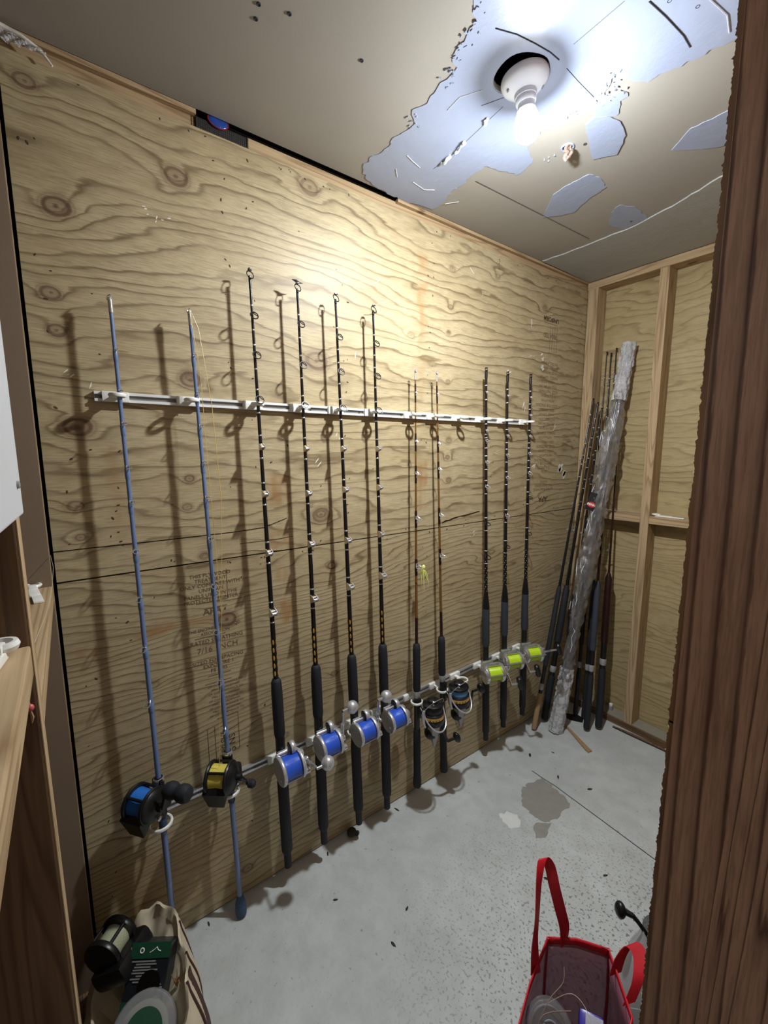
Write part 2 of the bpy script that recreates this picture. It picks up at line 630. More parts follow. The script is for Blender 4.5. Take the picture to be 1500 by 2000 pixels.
M_VINYL = m_tote()
M_RED = simple('red_fabric', lin(190, 24, 38), 0.5, vary=0.12, scale=70, bump=0.1)
M_CANVAS = simple('canvas', lin(208, 196, 168), 0.9, vary=0.12, scale=30, bump=0.3)
M_LEATHER = simple('leather', lin(70, 38, 26), 0.5, vary=0.2)
M_GREEN = simple('green_card', lin(22, 70, 48), 0.4, vary=0.1)
M_BLKCARD = simple('black_card', lin(24, 28, 34), 0.35, vary=0.1)
M_GREYINK = simple('grey_print', lin(128, 130, 128), 0.5)
M_INK = simple('stamp_ink', lin(104, 84, 60), 0.8)
M_INKDK = simple('stamp_ink_dark', lin(70, 54, 40), 0.8)
M_SCUFF = simple('paint_scuff', lin(226, 222, 210), 0.6)
M_COPPER = simple('wire_ends', lin(150, 128, 116), 0.35, metal=0.2, vary=0.3, scale=80)
M_DARKLEAF = simple('dead_leaf', lin(50, 46, 40), 0.9, vary=0.3)
M_MESH = simple('black_screen', lin(44, 42, 40), 0.7, vary=0.4, scale=200)
M_CANBLUE = simple('blue_can', lin(52, 84, 170), 0.2, metal=0.4, vary=0.4, scale=60)
M_CANRED = simple('red_can', lin(170, 40, 44), 0.25, metal=0.4)
M_LURE = simple('lure_skirt', lin(214, 220, 120), 0.4, vary=0.15)
M_TAGBLK = simple('tag_black', lin(22, 22, 24), 0.4)
M_TAGRED = simple('tag_red', lin(190, 36, 44), 0.4)
M_BLUEPK = simple('indigo_plastic', lin(44, 36, 150), 0.3)
M_TAN = simple('frayed_tan', lin(150, 116, 76), 0.9)


def m_emit(name, strength):
    t = NT(name)
    e = t.n('ShaderNodeEmission')
    e.inputs[0].default_value = (*BULB_COLOR, 1)
    e.inputs[1].default_value = strength
    return t.done(e.outputs[0])


M_BULB = m_emit('lit_diffuser', BULB_STRENGTH)
M_BULBNECK = m_emit('lit_bulb_neck', NECK_STRENGTH)



def m_torn():
    t = NT('torn_paper')
    a = t.n('ShaderNodeBsdfDiffuse')
    b = t.n('ShaderNodeBsdfTranslucent')
    for q in (a, b):
        q.inputs[0].default_value = lin(226, 212, 176)
    m = t.n('ShaderNodeMixShader')
    m.inputs[0].default_value = 0.6
    t.put(m.inputs[1], a.outputs[0])
    t.put(m.inputs[2], b.outputs[0])
    return t.done(m.outputs[0])


M_TORN = m_torn()

# ------------------------------------------------------------------ the room
H = 2.44
X, Y, Z = Vector((1, 0, 0)), Vector((0, 1, 0)), Vector((0, 0, 1))

# floor slab
fl = MB().box((0.95, 1.05, -0.05), (2.5, 3.6, 0.1)).build('floor', M_FLOOR, None, smooth=False, kind='structure')


def blob_poly(pts, jit, sub=5, seed=0):
    """closed outline with an irregular edge"""
    r = random.Random(seed)
    out = []
    n = len(pts)
    for i in range(n):
        a, b = Vector((*pts[i], 0)), Vector((*pts[(i + 1) % n], 0))
        k = max(1, min(sub, int((b - a).length / 0.012)))
        for j in range(k):
            p = a.lerp(b, j / k)
            q = jit if j else jit * 0.4
            out.append((p.x + r.uniform(-q, q), p.y + r.uniform(-q, q)))
    return out


def patch(name, pts, z0, z1, mat, parent, holes=(), bevel_in=0.0):
    """flat patch with a ragged outline between two heights (holes are cut out)"""
    bm = bmesh.new()
    loops = []
    for loop in [pts] + list(holes):
        vs = [bm.verts.new((x, y, z0)) for x, y in loop]
        es = [bm.edges.new((vs[i], vs[(i + 1) % len(vs)])) for i in range(len(vs))]
        loops.append(es)
    bmesh.ops.triangle_fill(bm, use_beauty=True, use_dissolve=False, edges=[e for l in loops for e in l])
    geo = bmesh.ops.extrude_face_region(bm, geom=list(bm.faces))
    for v in [g for g in geo['geom'] if isinstance(g, bmesh.types.BMVert)]:
        v.co.z = z1
    bmesh.ops.recalc_face_normals(bm, faces=bm.faces)
    me = bpy.data.meshes.new(name)
    bm.to_mesh(me)
    bm.free()
    me.materials.append(mat)
    return link(name, me, parent)


patch('damp_stain', blob_poly([(.309, 1.684), (.39, 1.675), (.469, 1.651), (.481, 1.534), (.45, 1.471), (.39, 1.462), (.343, 1.48), (.296, 1.537), (.285, 1.60)], .008, 5, 1), 0, .0006, M_DAMP, fl)
patch('damp_stain', blob_poly([(.434, 1.441), (.475, 1.495), (.498, 1.415), (.48, 1.38), (.455, 1.405)], .006, 4, 2), 0, .0006, M_DAMP, fl)
patch('pale_patch', blob_poly([(.317, 1.356), (.34, 1.40), (.362, 1.417), (.39, 1.40), (.408, 1.373), (.384, 1.331), (.35, 1.335)], .008, 5, 3), 0, .0005, M_PALE, fl)
MB().tube([(.25, 1.685, -.0015), (.309, 1.684, -.0012), (.372, 1.688, -.0012), (.58, 1.676, -.0012), (.792, 1.663, -.0012), (1.17, 1.645, -.0012)], .0028, 6).build('control_joint', M_GROOVE, fl)

# ceiling with a round cut-out for the lamp box
HC = (.583, .972)
HR = .063
hole = [(HC[0] + HR * math.cos(a) + .004 * math.sin(3 * a), HC[1] + HR * math.sin(a) * .95) for a in [2 * PI * i / 28 for i in range(28)]]
ceil = patch('ceiling', [(.004, -.2), (1.3, -.2), (1.3, 2.5), (.004, 2.5)], H, H + .013, M_CEIL, None, [hole])
ceil['kind'] = 'structure'
MB().box((.6, 1.15, H + .10), (1.6, 2.8, .02)).build('roof_deck', M_VOID, ceil, smooth=False)  # deck coloured void-black, painting the darkness seen through the lamp cut-out
main = [(.633, .70), (.633, .748), (.612, .78), (.56, .796), (.525, .80), (.493, .837), (.45, .83), (.421, .84), (.386, .846), (.342, .83), (.312, .865), (.277, .866), (.23, .85), (.181, .859), (.12, .845), (.074, .852), (.045, .87), (.023, .917), (.008, .96), (.004, 1.014), (.004, 1.10), (.025, 1.199), (.08, 1.2), (.141, 1.177), (.189, 1.178), (.303, 1.165), (.325, 1.235), (.347, 1.292), (.406, 1.277), (.442, 1.198), (.48, 1.19), (.518, 1.163), (.568, 1.159), (.598, 1.17), (.632, 1.226), (.617, 1.267), (.66, 1.294), (.712, 1.237), (.673, 1.197), (.711, 1.159), (.757, 1.246), (.80, 1.25), (.849, 1.265), (.892, 1.27), (.95, 1.285), (1.2, 1.29), (1.2, .60), (.9, .58), (.7, .62)]
big_hole = [(HC[0] + (HR + .002) * math.cos(a) + .004 * math.sin(3 * a), HC[1] + (HR + .002) * math.sin(a) * .95) for a in [2 * PI * i / 28 for i in range(28)]]
patch('plaster_patch', blob_poly(main, .006, 6, 4), H - .0018, H, M_PRIMER, ceil, [big_hole])
patch('plaster_patch', blob_poly([(.591, 1.256), (.62, 1.248), (.643, 1.271), (.657, 1.321), (.641, 1.388), (.586, 1.451), (.53, 1.414)], .002, 5, 5), H - .0030, H, M_PRIMER, ceil)
patch('plaster_patch', blob_poly([(.236, 1.591), (.347, 1.485), (.39, 1.475), (.43, 1.474), (.483, 1.477), (.496, 1.518), (.483, 1.595), (.41, 1.613), (.327, 1.654)], .003, 5, 6), H - .0018, H, M_PRIMER, ceil)
patch('plaster_patch', blob_poly([(.693, 1.57), (.762, 1.513), (.84, 1.519), (1.0, 1.52), (1.0, 1.70), (.791, 1.675), (.729, 1.616)], .003, 5, 7), H - .0018, H, M_PRIMER, ceil)
patch('plaster_patch', blob_poly([(.362, 1.862), (.414, 1.774), (.457, 1.744), (.486, 1.80), (.48, 1.93), (.38, 1.94)], .004, 5, 8), H - .0012, H, M_PRIMER, ceil)
patch('joint_compound_strip', blob_poly([(.010, 1.930), (.12, 1.945), (.28, 1.945), (.423, 1.946), (.60, 1.90), (.735, 1.844), (1.1, 1.80), (1.17, 1.80), (1.17, 2.372), (.006, 2.372)], .003, 6, 9), H - .0045, H, M_STRIP, ceil)
for pts, r in (([(.623, .829), (.642, .878), (.653, .928), (.661, .976), (.662, 1.01)], .0022), ([(.660, 1.045), (.657, 1.10), (.655, 1.181)], .0013),
               ([(.845, 1.037), (.852, 1.098), (.858, 1.178), (.856, 1.221)], .0022), ([(.464, .967), (.529, 1.0)], .0013),
               ([(.703, 1.001), (.816, .996)], .0008), ([(.238, 1.2), (.257, 1.90)], .0009), ([(.496, 1.016), (.282, 1.041), (.2, 1.04)], .001)):
    MB().tube([(a, b, H - .0018) for a, b in pts], r * .7, 6).build('ceiling_crack', M_CRACK, ceil)
for pts, r in (([(.50, .93), (.45, .90), (.40, .905)], .0012), ([(.2, .93), (.19, .96), (.18, 1.0)], .0012), ([(.11, 1.03), (.10, 1.09), (.12, 1.12)], .0013), ([(.13, .94), (.10, .97)], .0014),
               ([(.45, 2.0), (.60, 1.95)], .001), ([(.9, 1.0), (.93, 1.2), (.92, 1.25)], .0012), ([(.08, 1.21), (.12, 1.24)], .0014)):
    MB().tube([(a, b, H - .0030) for a, b in pts], r * .55, 6).build('paint_ridge', M_MUDW, ceil)
# the crumpled joint tape that hangs loose beside the lamp
mb = MB()
rr = random.Random(3)
for (a, b) in [((.45, 1.012), (.43, 1.018)), ((.35, 1.028), (.30, 1.035)), ((.28, 1.036), (.24, 1.038))]:
    pts = []
    for i in range(7):
        k = i / 6
        pts.append((a[0] + (b[0] - a[0]) * k, a[1] + (b[1] - a[1]) * k + rr.uniform(-.004, .004), H - .004 - rr.uniform(0, .008)))
    mb.tube(pts, [rr.uniform(.002, .006) for _ in pts], 6)
mb.build('loose_joint_tape', M_MUDW, ceil)
# flaked edge of the primer
mb = MB()
edge_pts = [(.62, .77), (.59, .79), (.56, .80), (.53, .81), (.50, .835), (.47, .835), (.66, 1.19), (.70, 1.17), (.72, 1.16), (.69, 1.19), (.67, 1.215), (.71, 1.22), (.45, 1.30), (.50, 1.17), (.60, 1.19), (.58, 1.18), (.33, .85), (.30, .87)]
for (a, b) in edge_pts:
    for k in range(5):
        x, y = a + rr.uniform(-.02, .02), b + rr.uniform(-.02, .02)
        s = rr.uniform(.002, .006)
        q = rr.uniform(0, PI)
        mb.prism([(x + s * math.cos(q), y + s * math.sin(q)), (x + s * .7 * math.cos(q + 2), y + s * .5 * math.sin(q + 2)), (x + s * math.cos(q + 4), y + s * .6 * math.sin(q + 4))], H - .003 - rr.uniform(0, .001), H - .0005)
mb.build('primer_flakes', M_PRIMER, ceil, smooth=False, kind='stuff')
for (a, b) in [(.367, .398), (.334, .404), (.386, .457), (.385, .639), (.87, 1.07), (.90, 1.13), (.50, 1.30), (.55, 1.33), (.55, 1.98), (.43, 1.90)]:
    MB().torus((a, b, H - .0005), (0, 0, 1), .0035, .0016, 12, 6).cyl((a, b, H - .001), (a, b, H + .0), .0034, seg=10).build('screw_dimple', M_CRACK, ceil)

# rack wall (x = 0)
wl = structure('wall_left')
KN_UP = [(.299, 2.256, .022, .9), (.696, 2.361, .022, .75), (.031, 2.102, .020, 1), (.304, 1.733, .020, .9), (.705, 1.832, .026, .75), (.006, 1.905, .014, .9), (.008, 1.82, .013, .9), (.029, 1.592, .022, 1), (.012, 1.395, .014, .8), (.014, 1.313, .010, .8),
         (.284, 1.454, .010, .9), (.273, 1.372, .010, .7), (.708, 1.31, .022, .8), (.312, 1.219, .012, .6), (1.328, 2.118, .009, .7), (1.336, 2.268, .012, .5), (1.319, 2.016, .009, .6), (1.321, 1.821, .008, .7), (1.333, 1.577, .012, .7),
         (1.335, 1.405, .011, .9), (1.326, 1.505, .010, .9), (-.002, 2.346, .014, .8), (1.987, 2.233, .014, .5), (1.118, 1.976, .012, .4), (1.62, 2.30, .012, .4)]
ST_UP = [(.556, 1.409, .075, .085, .8), (.549, 1.238, .07, .06, .6), (1.183, 1.39, .05, .20, .8), (1.174, 2.10, .05, .16, .7), (1.17, 1.9, .035, .3, .35), (1.70, 1.55, .03, .35, .3), (.10, 1.42, .03, .25, .4), (1.175, 2.25, .045, .08, .6)]
P0 = -.045
up = phase_board('plywood_panel', (0, P0, 1.2035), Y, Z, 2.43, 1.194,   .012, .0045, M_PLY, wl, freq=24, amp=3.6,
                 knots=[(a - P0, b - 1.2035, r, h) for a, b, r, h in KN_UP], stains=[(a - P0, b - 1.2035, c, d, e) for a, b, c, d, e in ST_UP], seed=11)
KN_LO = [(.747, 1.12, .013, 1), (.366, 1.006, .020, 1), (.749, .699, .010, .8), (.391, .091, .014, .8), (.40, .42, .010, .8), (1.45, .62, .012, .3), (1.62, 1.02, .05, .0), (1.9, .85, .006, .7), (.15, .86, .012, .5)]
ST_LO = [(.567, .984, .045, .075, .9), (.55, 1.12, .05, .04, .5), (.24, 1.022, .26, .022, .9), (-.02, 1.004, .09, .016, .9), (.90, .35, .3, .08, .3), (.2, .2, .35, .25, .35), (1.05, .22, .4, .12, .4)]
lo_ = phase_board('plywood_panel', (0, P0, .006), Y, Z, 2.43, 1.193,   .012, .0045, M_PLY, wl, freq=44, amp=6.0,
                  knots=[(a - P0, b - .006, r, h) for a, b, r, h in KN_LO], stains=[(a - P0, b - .006, c, d, e) for a, b, c, d, e in ST_LO], seed=23)
up['label'] = 'upper plywood sheet with wide grain and knots'
lo_['label'] = 'lower plywood sheet with close rippled grain'
MB().box((-.05, 1.15, 1.2), (.06, 2.8, 2.5)).build('wall_cavity', M_VOID, wl, smooth=False)  # solid black box, painted stand-in for the unlit hollow behind the sheets
for a, b in ((-.2, .359), (.503, 2.45)):
    lumber('top_plate', (-.018, a, 2.385), (-.0125, b, 2.4345), 'y', M_PINE, wl, .001)
lumber('ceiling_filler_strip', (-.016, 1.05, 2.428), (.003, 2.45, 2.44), 'y', M_PINE, wl, .001)
lumber('ceiling_filler_strip', (-.016, -.2, 2.428), (.003, .36, 2.44), 'y', M_PINE, wl, .001)
# saw cut and split in the upper sheet
MB().tube([(.0004, P0, 1.283), (.0004, .2, 1.282), (.0004, .42, 1.283), (.0004, .50, 1.287), (.0004, .58, 1.31)], .0011, 5).build('saw_cut', M_VOID, wl)
MB().tube([(.0004, .42, 1.243), (.0004, .55, 1.243), (.0004, .60, 1.246)], .0007, 5).build('saw_cut', M_VOID, wl)
mb = MB()
pts = [(.0006, 1.30 + i * .022, 1.222 + .03 * (i / 12) ** .7 + rr.uniform(-.002, .002)) for i in range(12)]
mb.tube(pts, [.0012 + rr.uniform(0, .0014) for _ in pts], 5)
mb.build('veneer_split', M_VOID, wl)
MB().box((.0004, 2.19, 1.607), (.0008, .14, .0016)).build('veneer_split', M_INKDK, wl, smooth=False)
# nail holes and nail heads
mb = MB()


def dimple(y, z):
    a = rr.uniform(0, PI)
    s = rr.uniform(.0015, .0033)
    M = Matrix.Translation((.0002, y, z)) @ Matrix(((0, 0, 1), (1, 0, 0), (0, 1, 0))).to_4x4() @ Matrix.Rotation(a, 4, 'Z') @ Matrix.Diagonal((1.6, .8, 1, 1))
    mb.lathe([(s, 0), (s * .8, .0006)], M, 8)


for yc in (-.005, .095, .41, .50, .82, 1.215, 1.62, 2.03, 2.33):
    for k in range(11):
        dimple(yc + rr.gauss(0, .012), rr.uniform(1.25, 2.38))
    for k in range(5):
        dimple(yc + rr.gauss(0, .012), rr.uniform(.1, 1.17))
for k in range(26):
    dimple(rr.uniform(-.03, 2.3), 1.2035 + rr.choice((.014, -.014)) + rr.uniform(-.004, .004))
for k in range(18):
    dimple(rr.uniform(0, 2.3), 2.383 + rr.uniform(-.006, .004))
for k in range(30):
    dimple(rr.uniform(0, 2.3), rr.uniform(.2, 2.35))
mb.build('nail_holes', M_INKDK, wl, smooth=False, kind='stuff')
# smears and scuffs of white paint
mb = MB()
for (y, z, l, w, a, n) in [(.225, 2.145, .012, .004, .3, 3), (.25, 2.14, .012, .004, 1.2, 2), (.27, 2.14, .012, .003, .2, 2), (.85, 1.87, .045, .004, 1.5, 1), (.78, 1.58, .02, .004, 1.2, 2), (.70, 1.5, .03, .004, .9, 2), (1.88, 2.15, .05, .005, 1.6, 2), (1.72, 1.9, .03, .006, .6, 3), (1.45, 2.30, .05, .004, -.7, 1),
                           (1.52, 2.22, .035, .003, -1, 1), (1.85, 1.75, .04, .005, 1.2, 3), (1.9, 2.0, .08, .003, .15, 2), (2.12, 1.66, .03, .008, 1.0, 3), (2.2, 1.44, .05, .02, .7, 5), (2.24, 1.40, .05, .02, 1.0, 5), (1.99, 1.95, .04, .012, 1.0, 4), (1.98, 2.0, .03, .01, .4, 3),
                           (.03, 1.72, .018, .004, .8, 2), (.07, 1.69, .018, .003, 1.3, 2), (1.9, 1.35, .05, .003, .3, 2), (1.65, 1.52, .06, .002, .05, 2), (1.5, 1.15, .02, .003, .4, 3), (.95, 2.13, .02, .003, .4, 3), (1.95, 1.46, .03, .01, .6, 4)]:
    for k in range(n):
        yy, zz, aa = y + rr.uniform(-.012, .012), z + rr.uniform(-.014, .014), a + rr.uniform(-.3, .3)
        ll, ww = l * rr.uniform(.5, 1), w * rr.uniform(.4, 1)
        M = Matrix.Translation((.0002, yy, zz)) @ Matrix(((0, 0, 1), (1, 0, 0), (0, 1, 0))).to_4x4() @ Matrix.Rotation(aa, 4, 'Z')
        mb.prism([(-ll / 2, 0), (-ll * .2, ww / 2), (ll * .3, ww * .4), (ll / 2, 0), (ll * .2, -ww / 2), (-ll * .3, -ww * .3)], 0, .0004, M)
mb.build('paint_scuffs', M_SCUFF, wl, smooth=False, kind='stuff')
# grade stamps printed on the sheets
WALLM = Matrix(((0, 0, 1), (1, 0, 0), (0, 1, 0))).to_4x4()


def stamp(y, z, body, size, mat=M_INK, rot=0.0, align='CENTER', bold=0.0, line=1.0):
    M = Matrix.Translation((.0006, y, z)) @ WALLM @ Matrix.Rotation(rot, 4, 'Z')
    return text_mesh('grade_stamp', body, size, M, mat, wl, align, bold, line)


stamp(.325, 1.155, 'THIS PLYWOOD\nTREATMENT\nONLY COMBINES WITH\nUNIFORM\nPANELS USED IN THE\nPROTECTED PRINTER', .0165, line=.95)
stamp(.325, 1.035, 'APA', .030, bold=.0006)
stamp(.33, .985, 'THE ENGINEERED WOOD\nASSOCIATION', .0135)
stamp(.335, .945, 'RATED SHEATHING', .018)
stamp(.335, .915, '7/16  INCH', .026)
stamp(.335, .880, 'SIZED FOR SPACING\nEXPOSURE 1\nPS 1-95', .017)
for k in range(9):
    stamp(.352, .795 - k * .0125, ('MILL 0 TRADEMARK' if k % 2 else 'OF CONFORMANCE TO'), .010)
stamp(.372, .585, '5 NS', .030, M_INKDK, PI / 2)
stamp(.345, .60, '20 SHL', .026, M_INKDK, PI / 2)
mb = MB()
for a, b in (((.373, 1.17), (.373, 1.075)), ((.28, 1.075), (.373, 1.075)), ((.30, 1.055), (.37, 1.055)), ((.27, .965), (.36, .965)), ((.30, .835), (.37, .835)), ((.29, .81), (.37, .81)), ((.385, .685), (.385, .555)), ((.32, .685), (.385, .685)), ((.32, .555), (.385, .555)), ((.31, .66), (.31, .54)), ((.288, .66), (.288, .54))):
    mb.tube([(.0004, *a), (.0004, *b)], .0008, 4)
mb.build('stamp_frame', M_INK, wl)
yy = 2.045
stamp(yy, 1.288, 'APA', .042, M_INKDK, PI, bold=.0008)
stamp(yy, 1.335, 'RATED SHEATHING\nTHE ENGINEERED\nWOOD', .020, M_INK, PI)
stamp(yy, 1.43, '24/16\n7/16 INCH\nEXPOSURE 1', .022, M_INK, PI)
for k in range(22):
    stamp(yy + .006 * math.sin(k), 1.49 + k * .0235, ('SIZED FOR SPACING', 'INSTALLATION', 'PANELS  SUPPORT', 'EDGE  FASTENERS')[k % 4], .017 + .004 * (k % 3 == 0), M_INK, PI)
stamp(yy, 2.12, 'TREATED', .03, M_INKDK, PI)
stamp(yy, 2.20, 'UNIFORM', .03, M_INKDK, PI, bold=.001)
mb = MB()
for a, b in (((1.97, 1.265), (2.11, 1.265)), ((1.99, 2.17), (2.10, 2.17)), ((1.99, 2.225), (2.10, 2.225)), ((2.04, 2.03), (2.04, 2.16)), ((2.06, 2.03), (2.06, 2.16)), ((2.08, 2.03), (2.08, 2.16)), ((2.1, 2.03), (2.1, 2.16))):
    mb.tube([(.0004, *a), (.0004, *b)], .001, 4)
mb.build('stamp_frame', M_INK, wl)

# far wall (y = 2.371): studs, plates, blocking and plywood sheathing
D = 2.371
wf = structure('wall_back')
phase_board('plywood_panel', (0, 2.462, 1.20), X, Z, 1.3, 1.24, .012, .009, M_PLYFAR, wf, freq=24, amp=4.5, seed=41, knots=[(.36, .92, .03, .2)])
phase_board('plywood_panel', (0, 2.462, 0), X, Z, 1.3, 1.197, .012, .009, M_PLYFAR, wf, freq=34, amp=5.0, seed=47, knots=[(.5, .6, .03, .1), (.2, .7, .02, .2)])
lumber('top_plate', (0, D, 2.396), (1.19, D + .089, 2.434), 'x', M_PINE, wf)
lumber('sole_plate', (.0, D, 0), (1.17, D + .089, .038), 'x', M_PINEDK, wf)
MB().box((.59, D + .046, .0395), (1.15, .082, .002)).build('plate_dust', M_DUST, wf, smooth=False)
for x in (.004, .358, .765, 1.13):
    w = .056 if x < .1 else .042
    lumber('stud', (x, D, .038), (x + w, D + .089, 2.396), 'z', M_PINE, wf)
for x0, x1 in ((.060, .358), (.400, .765), (.807, 1.13)):
    lumber('blocking', (x0, D, 1.160), (x1, D + .089, 1.198), 'x', M_PINE, wf)

# near wall (its studs face the room at y = -0.053)
NY = -.053
wn = structure('wall_front')
lumber('corner_board', (.027, NY - .089, .0), (.038, NY, 2.39), 'z', M_BROWNBD, wn, .001)
MB().box((.0325, NY + .0008, 1.2), (.0105, .0016, 2.36)).build('board_edge', M_PINE, wn, smooth=False)
for x in (.652, 1.125):
    lumber('stud', (x, NY - .089, .038), (x + .042, NY, 2.396), 'z', M_PINEDK if x < 1 else M_PINE, wn)  # darker pine on the first stud paints in the shade of its unlit side
    MB().box((x + .021, NY + .0006, 1.2), (.040, .0012, 2.3)).build('stud_lit_edge', M_PINE, wn, smooth=False)  # paler strip, lamplight on the narrow stud face put into the colour
lumber('blocking', (.038, NY - .089, 1.168), (.652, NY, 1.206), 'x', M_PINE, wn)
lumber('blocking', (.694, NY - .089, 1.264), (1.125, NY, 1.302), 'x', M_PINE, wn)
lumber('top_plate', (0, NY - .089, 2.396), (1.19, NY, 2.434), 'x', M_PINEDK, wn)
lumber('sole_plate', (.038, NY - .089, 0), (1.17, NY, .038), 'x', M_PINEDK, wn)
MB().box((.6, NY - .096, 1.22), (1.2, .012, 2.44)).build('sheathing_panel', M_SHEATH, wn, smooth=False)

# doorway wall (x = 1.174): torn sheathing edge and jamb stud
wr = structure('wall_right')
mb = MB()
zs = np.arange(0, 2.4401, .0016)
r2 = random.Random(5)
vs, fs = [], []
prev = 0.0
for z in zs:
    prev = prev * .55 + r2.gauss(0, .00042)
    spike = r2.uniform(.0004, .0014) if r2.random() < .10 else 0
    e = 1.1745 + prev - spike
    vs += [(1.1858, .5, z), (e, .5, z), (1.1745 + prev * .5, .506, z), (1.1745, .54, z), (1.1745, 2.37, z), (1.1858, 2.37, z)]
for i in range(len(zs) - 1):
    for j in range(5):
        a = i * 6 + j
        fs.append((a, a + 1, a + 7, a + 6))
mb.add(vs, fs)
mb.build('sheathing_panel', M_EDGE, wr, smooth=False)
mb = MB()
for k in range(420):
    z = r2.uniform(.3, 2.3)
    l = r2.uniform(.0006, .0028)
    y = .500 + r2.uniform(0, .012)
    h = r2.uniform(.002, .006)
    mb.add([(1.1755, y, z), (1.1745 - l, y + .004, z + h * .6), (1.1755, y + .003, z + h), (1.1755, y + .006, z + h * .4)], [(0, 1, 2), (1, 3, 2), (0, 3, 1), (0, 2, 3)])
mb.build('torn_splinters', M_TORN, wr, smooth=False, kind='stuff')
phase_board('jamb_stud', (1.1900, .502, 0), Z, X, 2.44, .098, .038, .004, M_JAMB, wr, freq=70, amp=5.5, seed=77, us=.75, vs_=2.0,
            knots=[(1.53, .029, .006, .9), (1.354, .012, .011, .95), (1.152, .040, .005, .8), (1.037, .074, .006, .9), (1.40, .055, .02, 0), (.70, .05, .006, .8)])
MB().box((1.1880, .526, 1.22), (.004, .036, 2.44)).build('sheathing_gap', M_VOID, wr, smooth=False)
MB().box((1.1805, .4996, 1.2415), (.0105, .001, .0016)).build('sheathing_joint', M_VOID, wr, smooth=False)
lumber('header', (1.175, -.05, 2.1), (1.27, .502, 2.43), 'y', M_PINEDK, wr)
for y in (.95, 1.36, 1.77, 2.2):
    lumber('stud', (1.188, y, 0), (1.277, y + .04, 2.43), 'z', M_PINE, wr)

# ------------------------------------------------------------------ ceiling lamp
BASE = Vector((.585, .986, 2.436))
AX = Vector((.006, .014, -.11)).normalized()
AX = Vector((.05, .10, -1)).normalized()
lamp = thing('ceiling_lamp', 'white porcelain lampholder with a lit bare bulb on the patched ceiling', 'lamp', M=along(BASE, AX))
MB().lathe([(.030, -.002), (.056, -.002), (.0575, .004), (.056, .010), (.050, .017), (.034, .028), (.027, .033), (.026, .042), (.021, .046), (.0205, .030)], seg=40).build('lampholder', M_PORC, lamp)
MB().lathe([(.0235, .040), (.0245, .043), (.0245, .053), (.0225, .056), (.021, .056)], seg=28).build('socket_collar', M_PORC, lamp)
for a in (0.6, 0.6 + PI):
    q = Vector((.043 * math.cos(a), .043 * math.sin(a), .0225))
    MB().sphere(q, .006, (1, .45, .5), Matrix.Rotation(a + PI / 2, 4, 'Z'), 10, 6).build('screw_slot', M_GREYPL, lamp)
MB().lathe([(.0185, .050), (.020, .060), (.022, .070)], seg=28).build('bulb_neck', M_PORC, lamp)
MB().lathe([(.021, .0705), (.0255, .080), (.030, .092), (.032, .102), (.0318, .113), (.0300, .120)], seg=28, cap=False).build('bulb_shoulder', M_BULBNECK, lamp)
MB().lathe([(.0300, .120), (.025, .129), (.017, .136), (.006, .1395), (.0005, .140)], seg=28, cap=False).build('bulb', M_BULB, lamp)
# hanging wire ends beyond the lamp
w = thing('wire_stub', 'bundle of twisted bare wire ends poking through a hole in the ceiling', 'wire', (.512, 1.30, H))
mb = MB()
for k, (dx, dy, l) in enumerate([(.0, .0, .036), (.008, .006, .030), (-.008, .006, .033), (.003, -.008, .026)]):
    pts = [(dx + .004 * math.sin(i * 1.3 + k * 2), dy + .004 * math.cos(i * 1.3 + k * 2), .006 - (l + .006) * i / 7) for i in range(8)]
    mb.tube(pts, [.0045, .005, .0045, .005, .005, .0055, .005, .003], 8)
mb.build('twisted_wires', M_COPPER, w)
MB().torus((0, 0, -.0015), (0, 0, 1), .017, .003, 16, 6).build('hole_rim', M_PRIMER, w)
MB().lathe([(.016, -.0004), (.016, -.001)], seg=16).build('hole', M_VOID, w)

# ------------------------------------------------------------------ rack rails
def rail(name, label, y0, y1, z0, z1, clips, ringR, mats):
    c = Vector((.0, (y0 + y1) / 2, (z0 + z1) / 2))
    dirv = Vector((0, y1 - y0, z1 - z0)).normalized()
    L = math.hypot(y1 - y0, z1 - z0)
    upv = X.cross(dirv)
    M = Matrix.Translation(c) @ Matrix((X, dirv, upv)).transposed().to_4x4()
    r = thing(name, label, 'rack', M=M)
    hh = .0125
    prof = [(0.0006, -hh), (.013, -hh), (.013, -hh + .007), (.006, -hh + .007), (.006, hh - .007), (.013, hh - .007), (.013, hh), (.0006, hh)]
    vs, fs = [], []
    for yv in (-L / 2, L / 2):
        vs += [(a, yv, b) for a, b in prof]
    n = len(prof)
    fs = [(i, (i + 1) % n, n + (i + 1) % n, n + i) for i in range(n)] + [tuple(range(n))[::-1], tuple(range(n, 2 * n))]
    MB().add(vs, fs).build('rail_channel', mats[0], r, smooth=False)
    MB().box((.0065, 0, 0), (.0012, L - .002, .0095)).build('rail_slot', mats[1], r, smooth=False)
    for yv in [-L / 2 + .018 + i * (L - .036) / 9 for i in range(10)]:
        MB().lathe([(.0045, 0), (.0035, .0022), (.001, .0026)], along((.007, yv, 0), X), 10).build('screw', M_INKDK, r)
    for (y, xr) in clips:
        R0 = ringR
        if ringR > .018 and y < .4:
            ringR = .026
        yv = y - c.y
        mb = MB()
        mb.box((.0125, yv, 0), (.014, .060 if ringR < .02 else .04, .026), b=.002)
        mb.box((.5 * (.018 + xr - ringR), yv, 0), (max(.004, xr - ringR - .014), .016, .008), b=.001)
        mb.torus((xr, yv, 0), (0, 0, 1), ringR + .0035, .0042, 24, 8, .0, 2 * PI, (1, 1, 1.3))
        mb.build('rod_clip', M_WHITE, r)
        ringR = R0
    return r


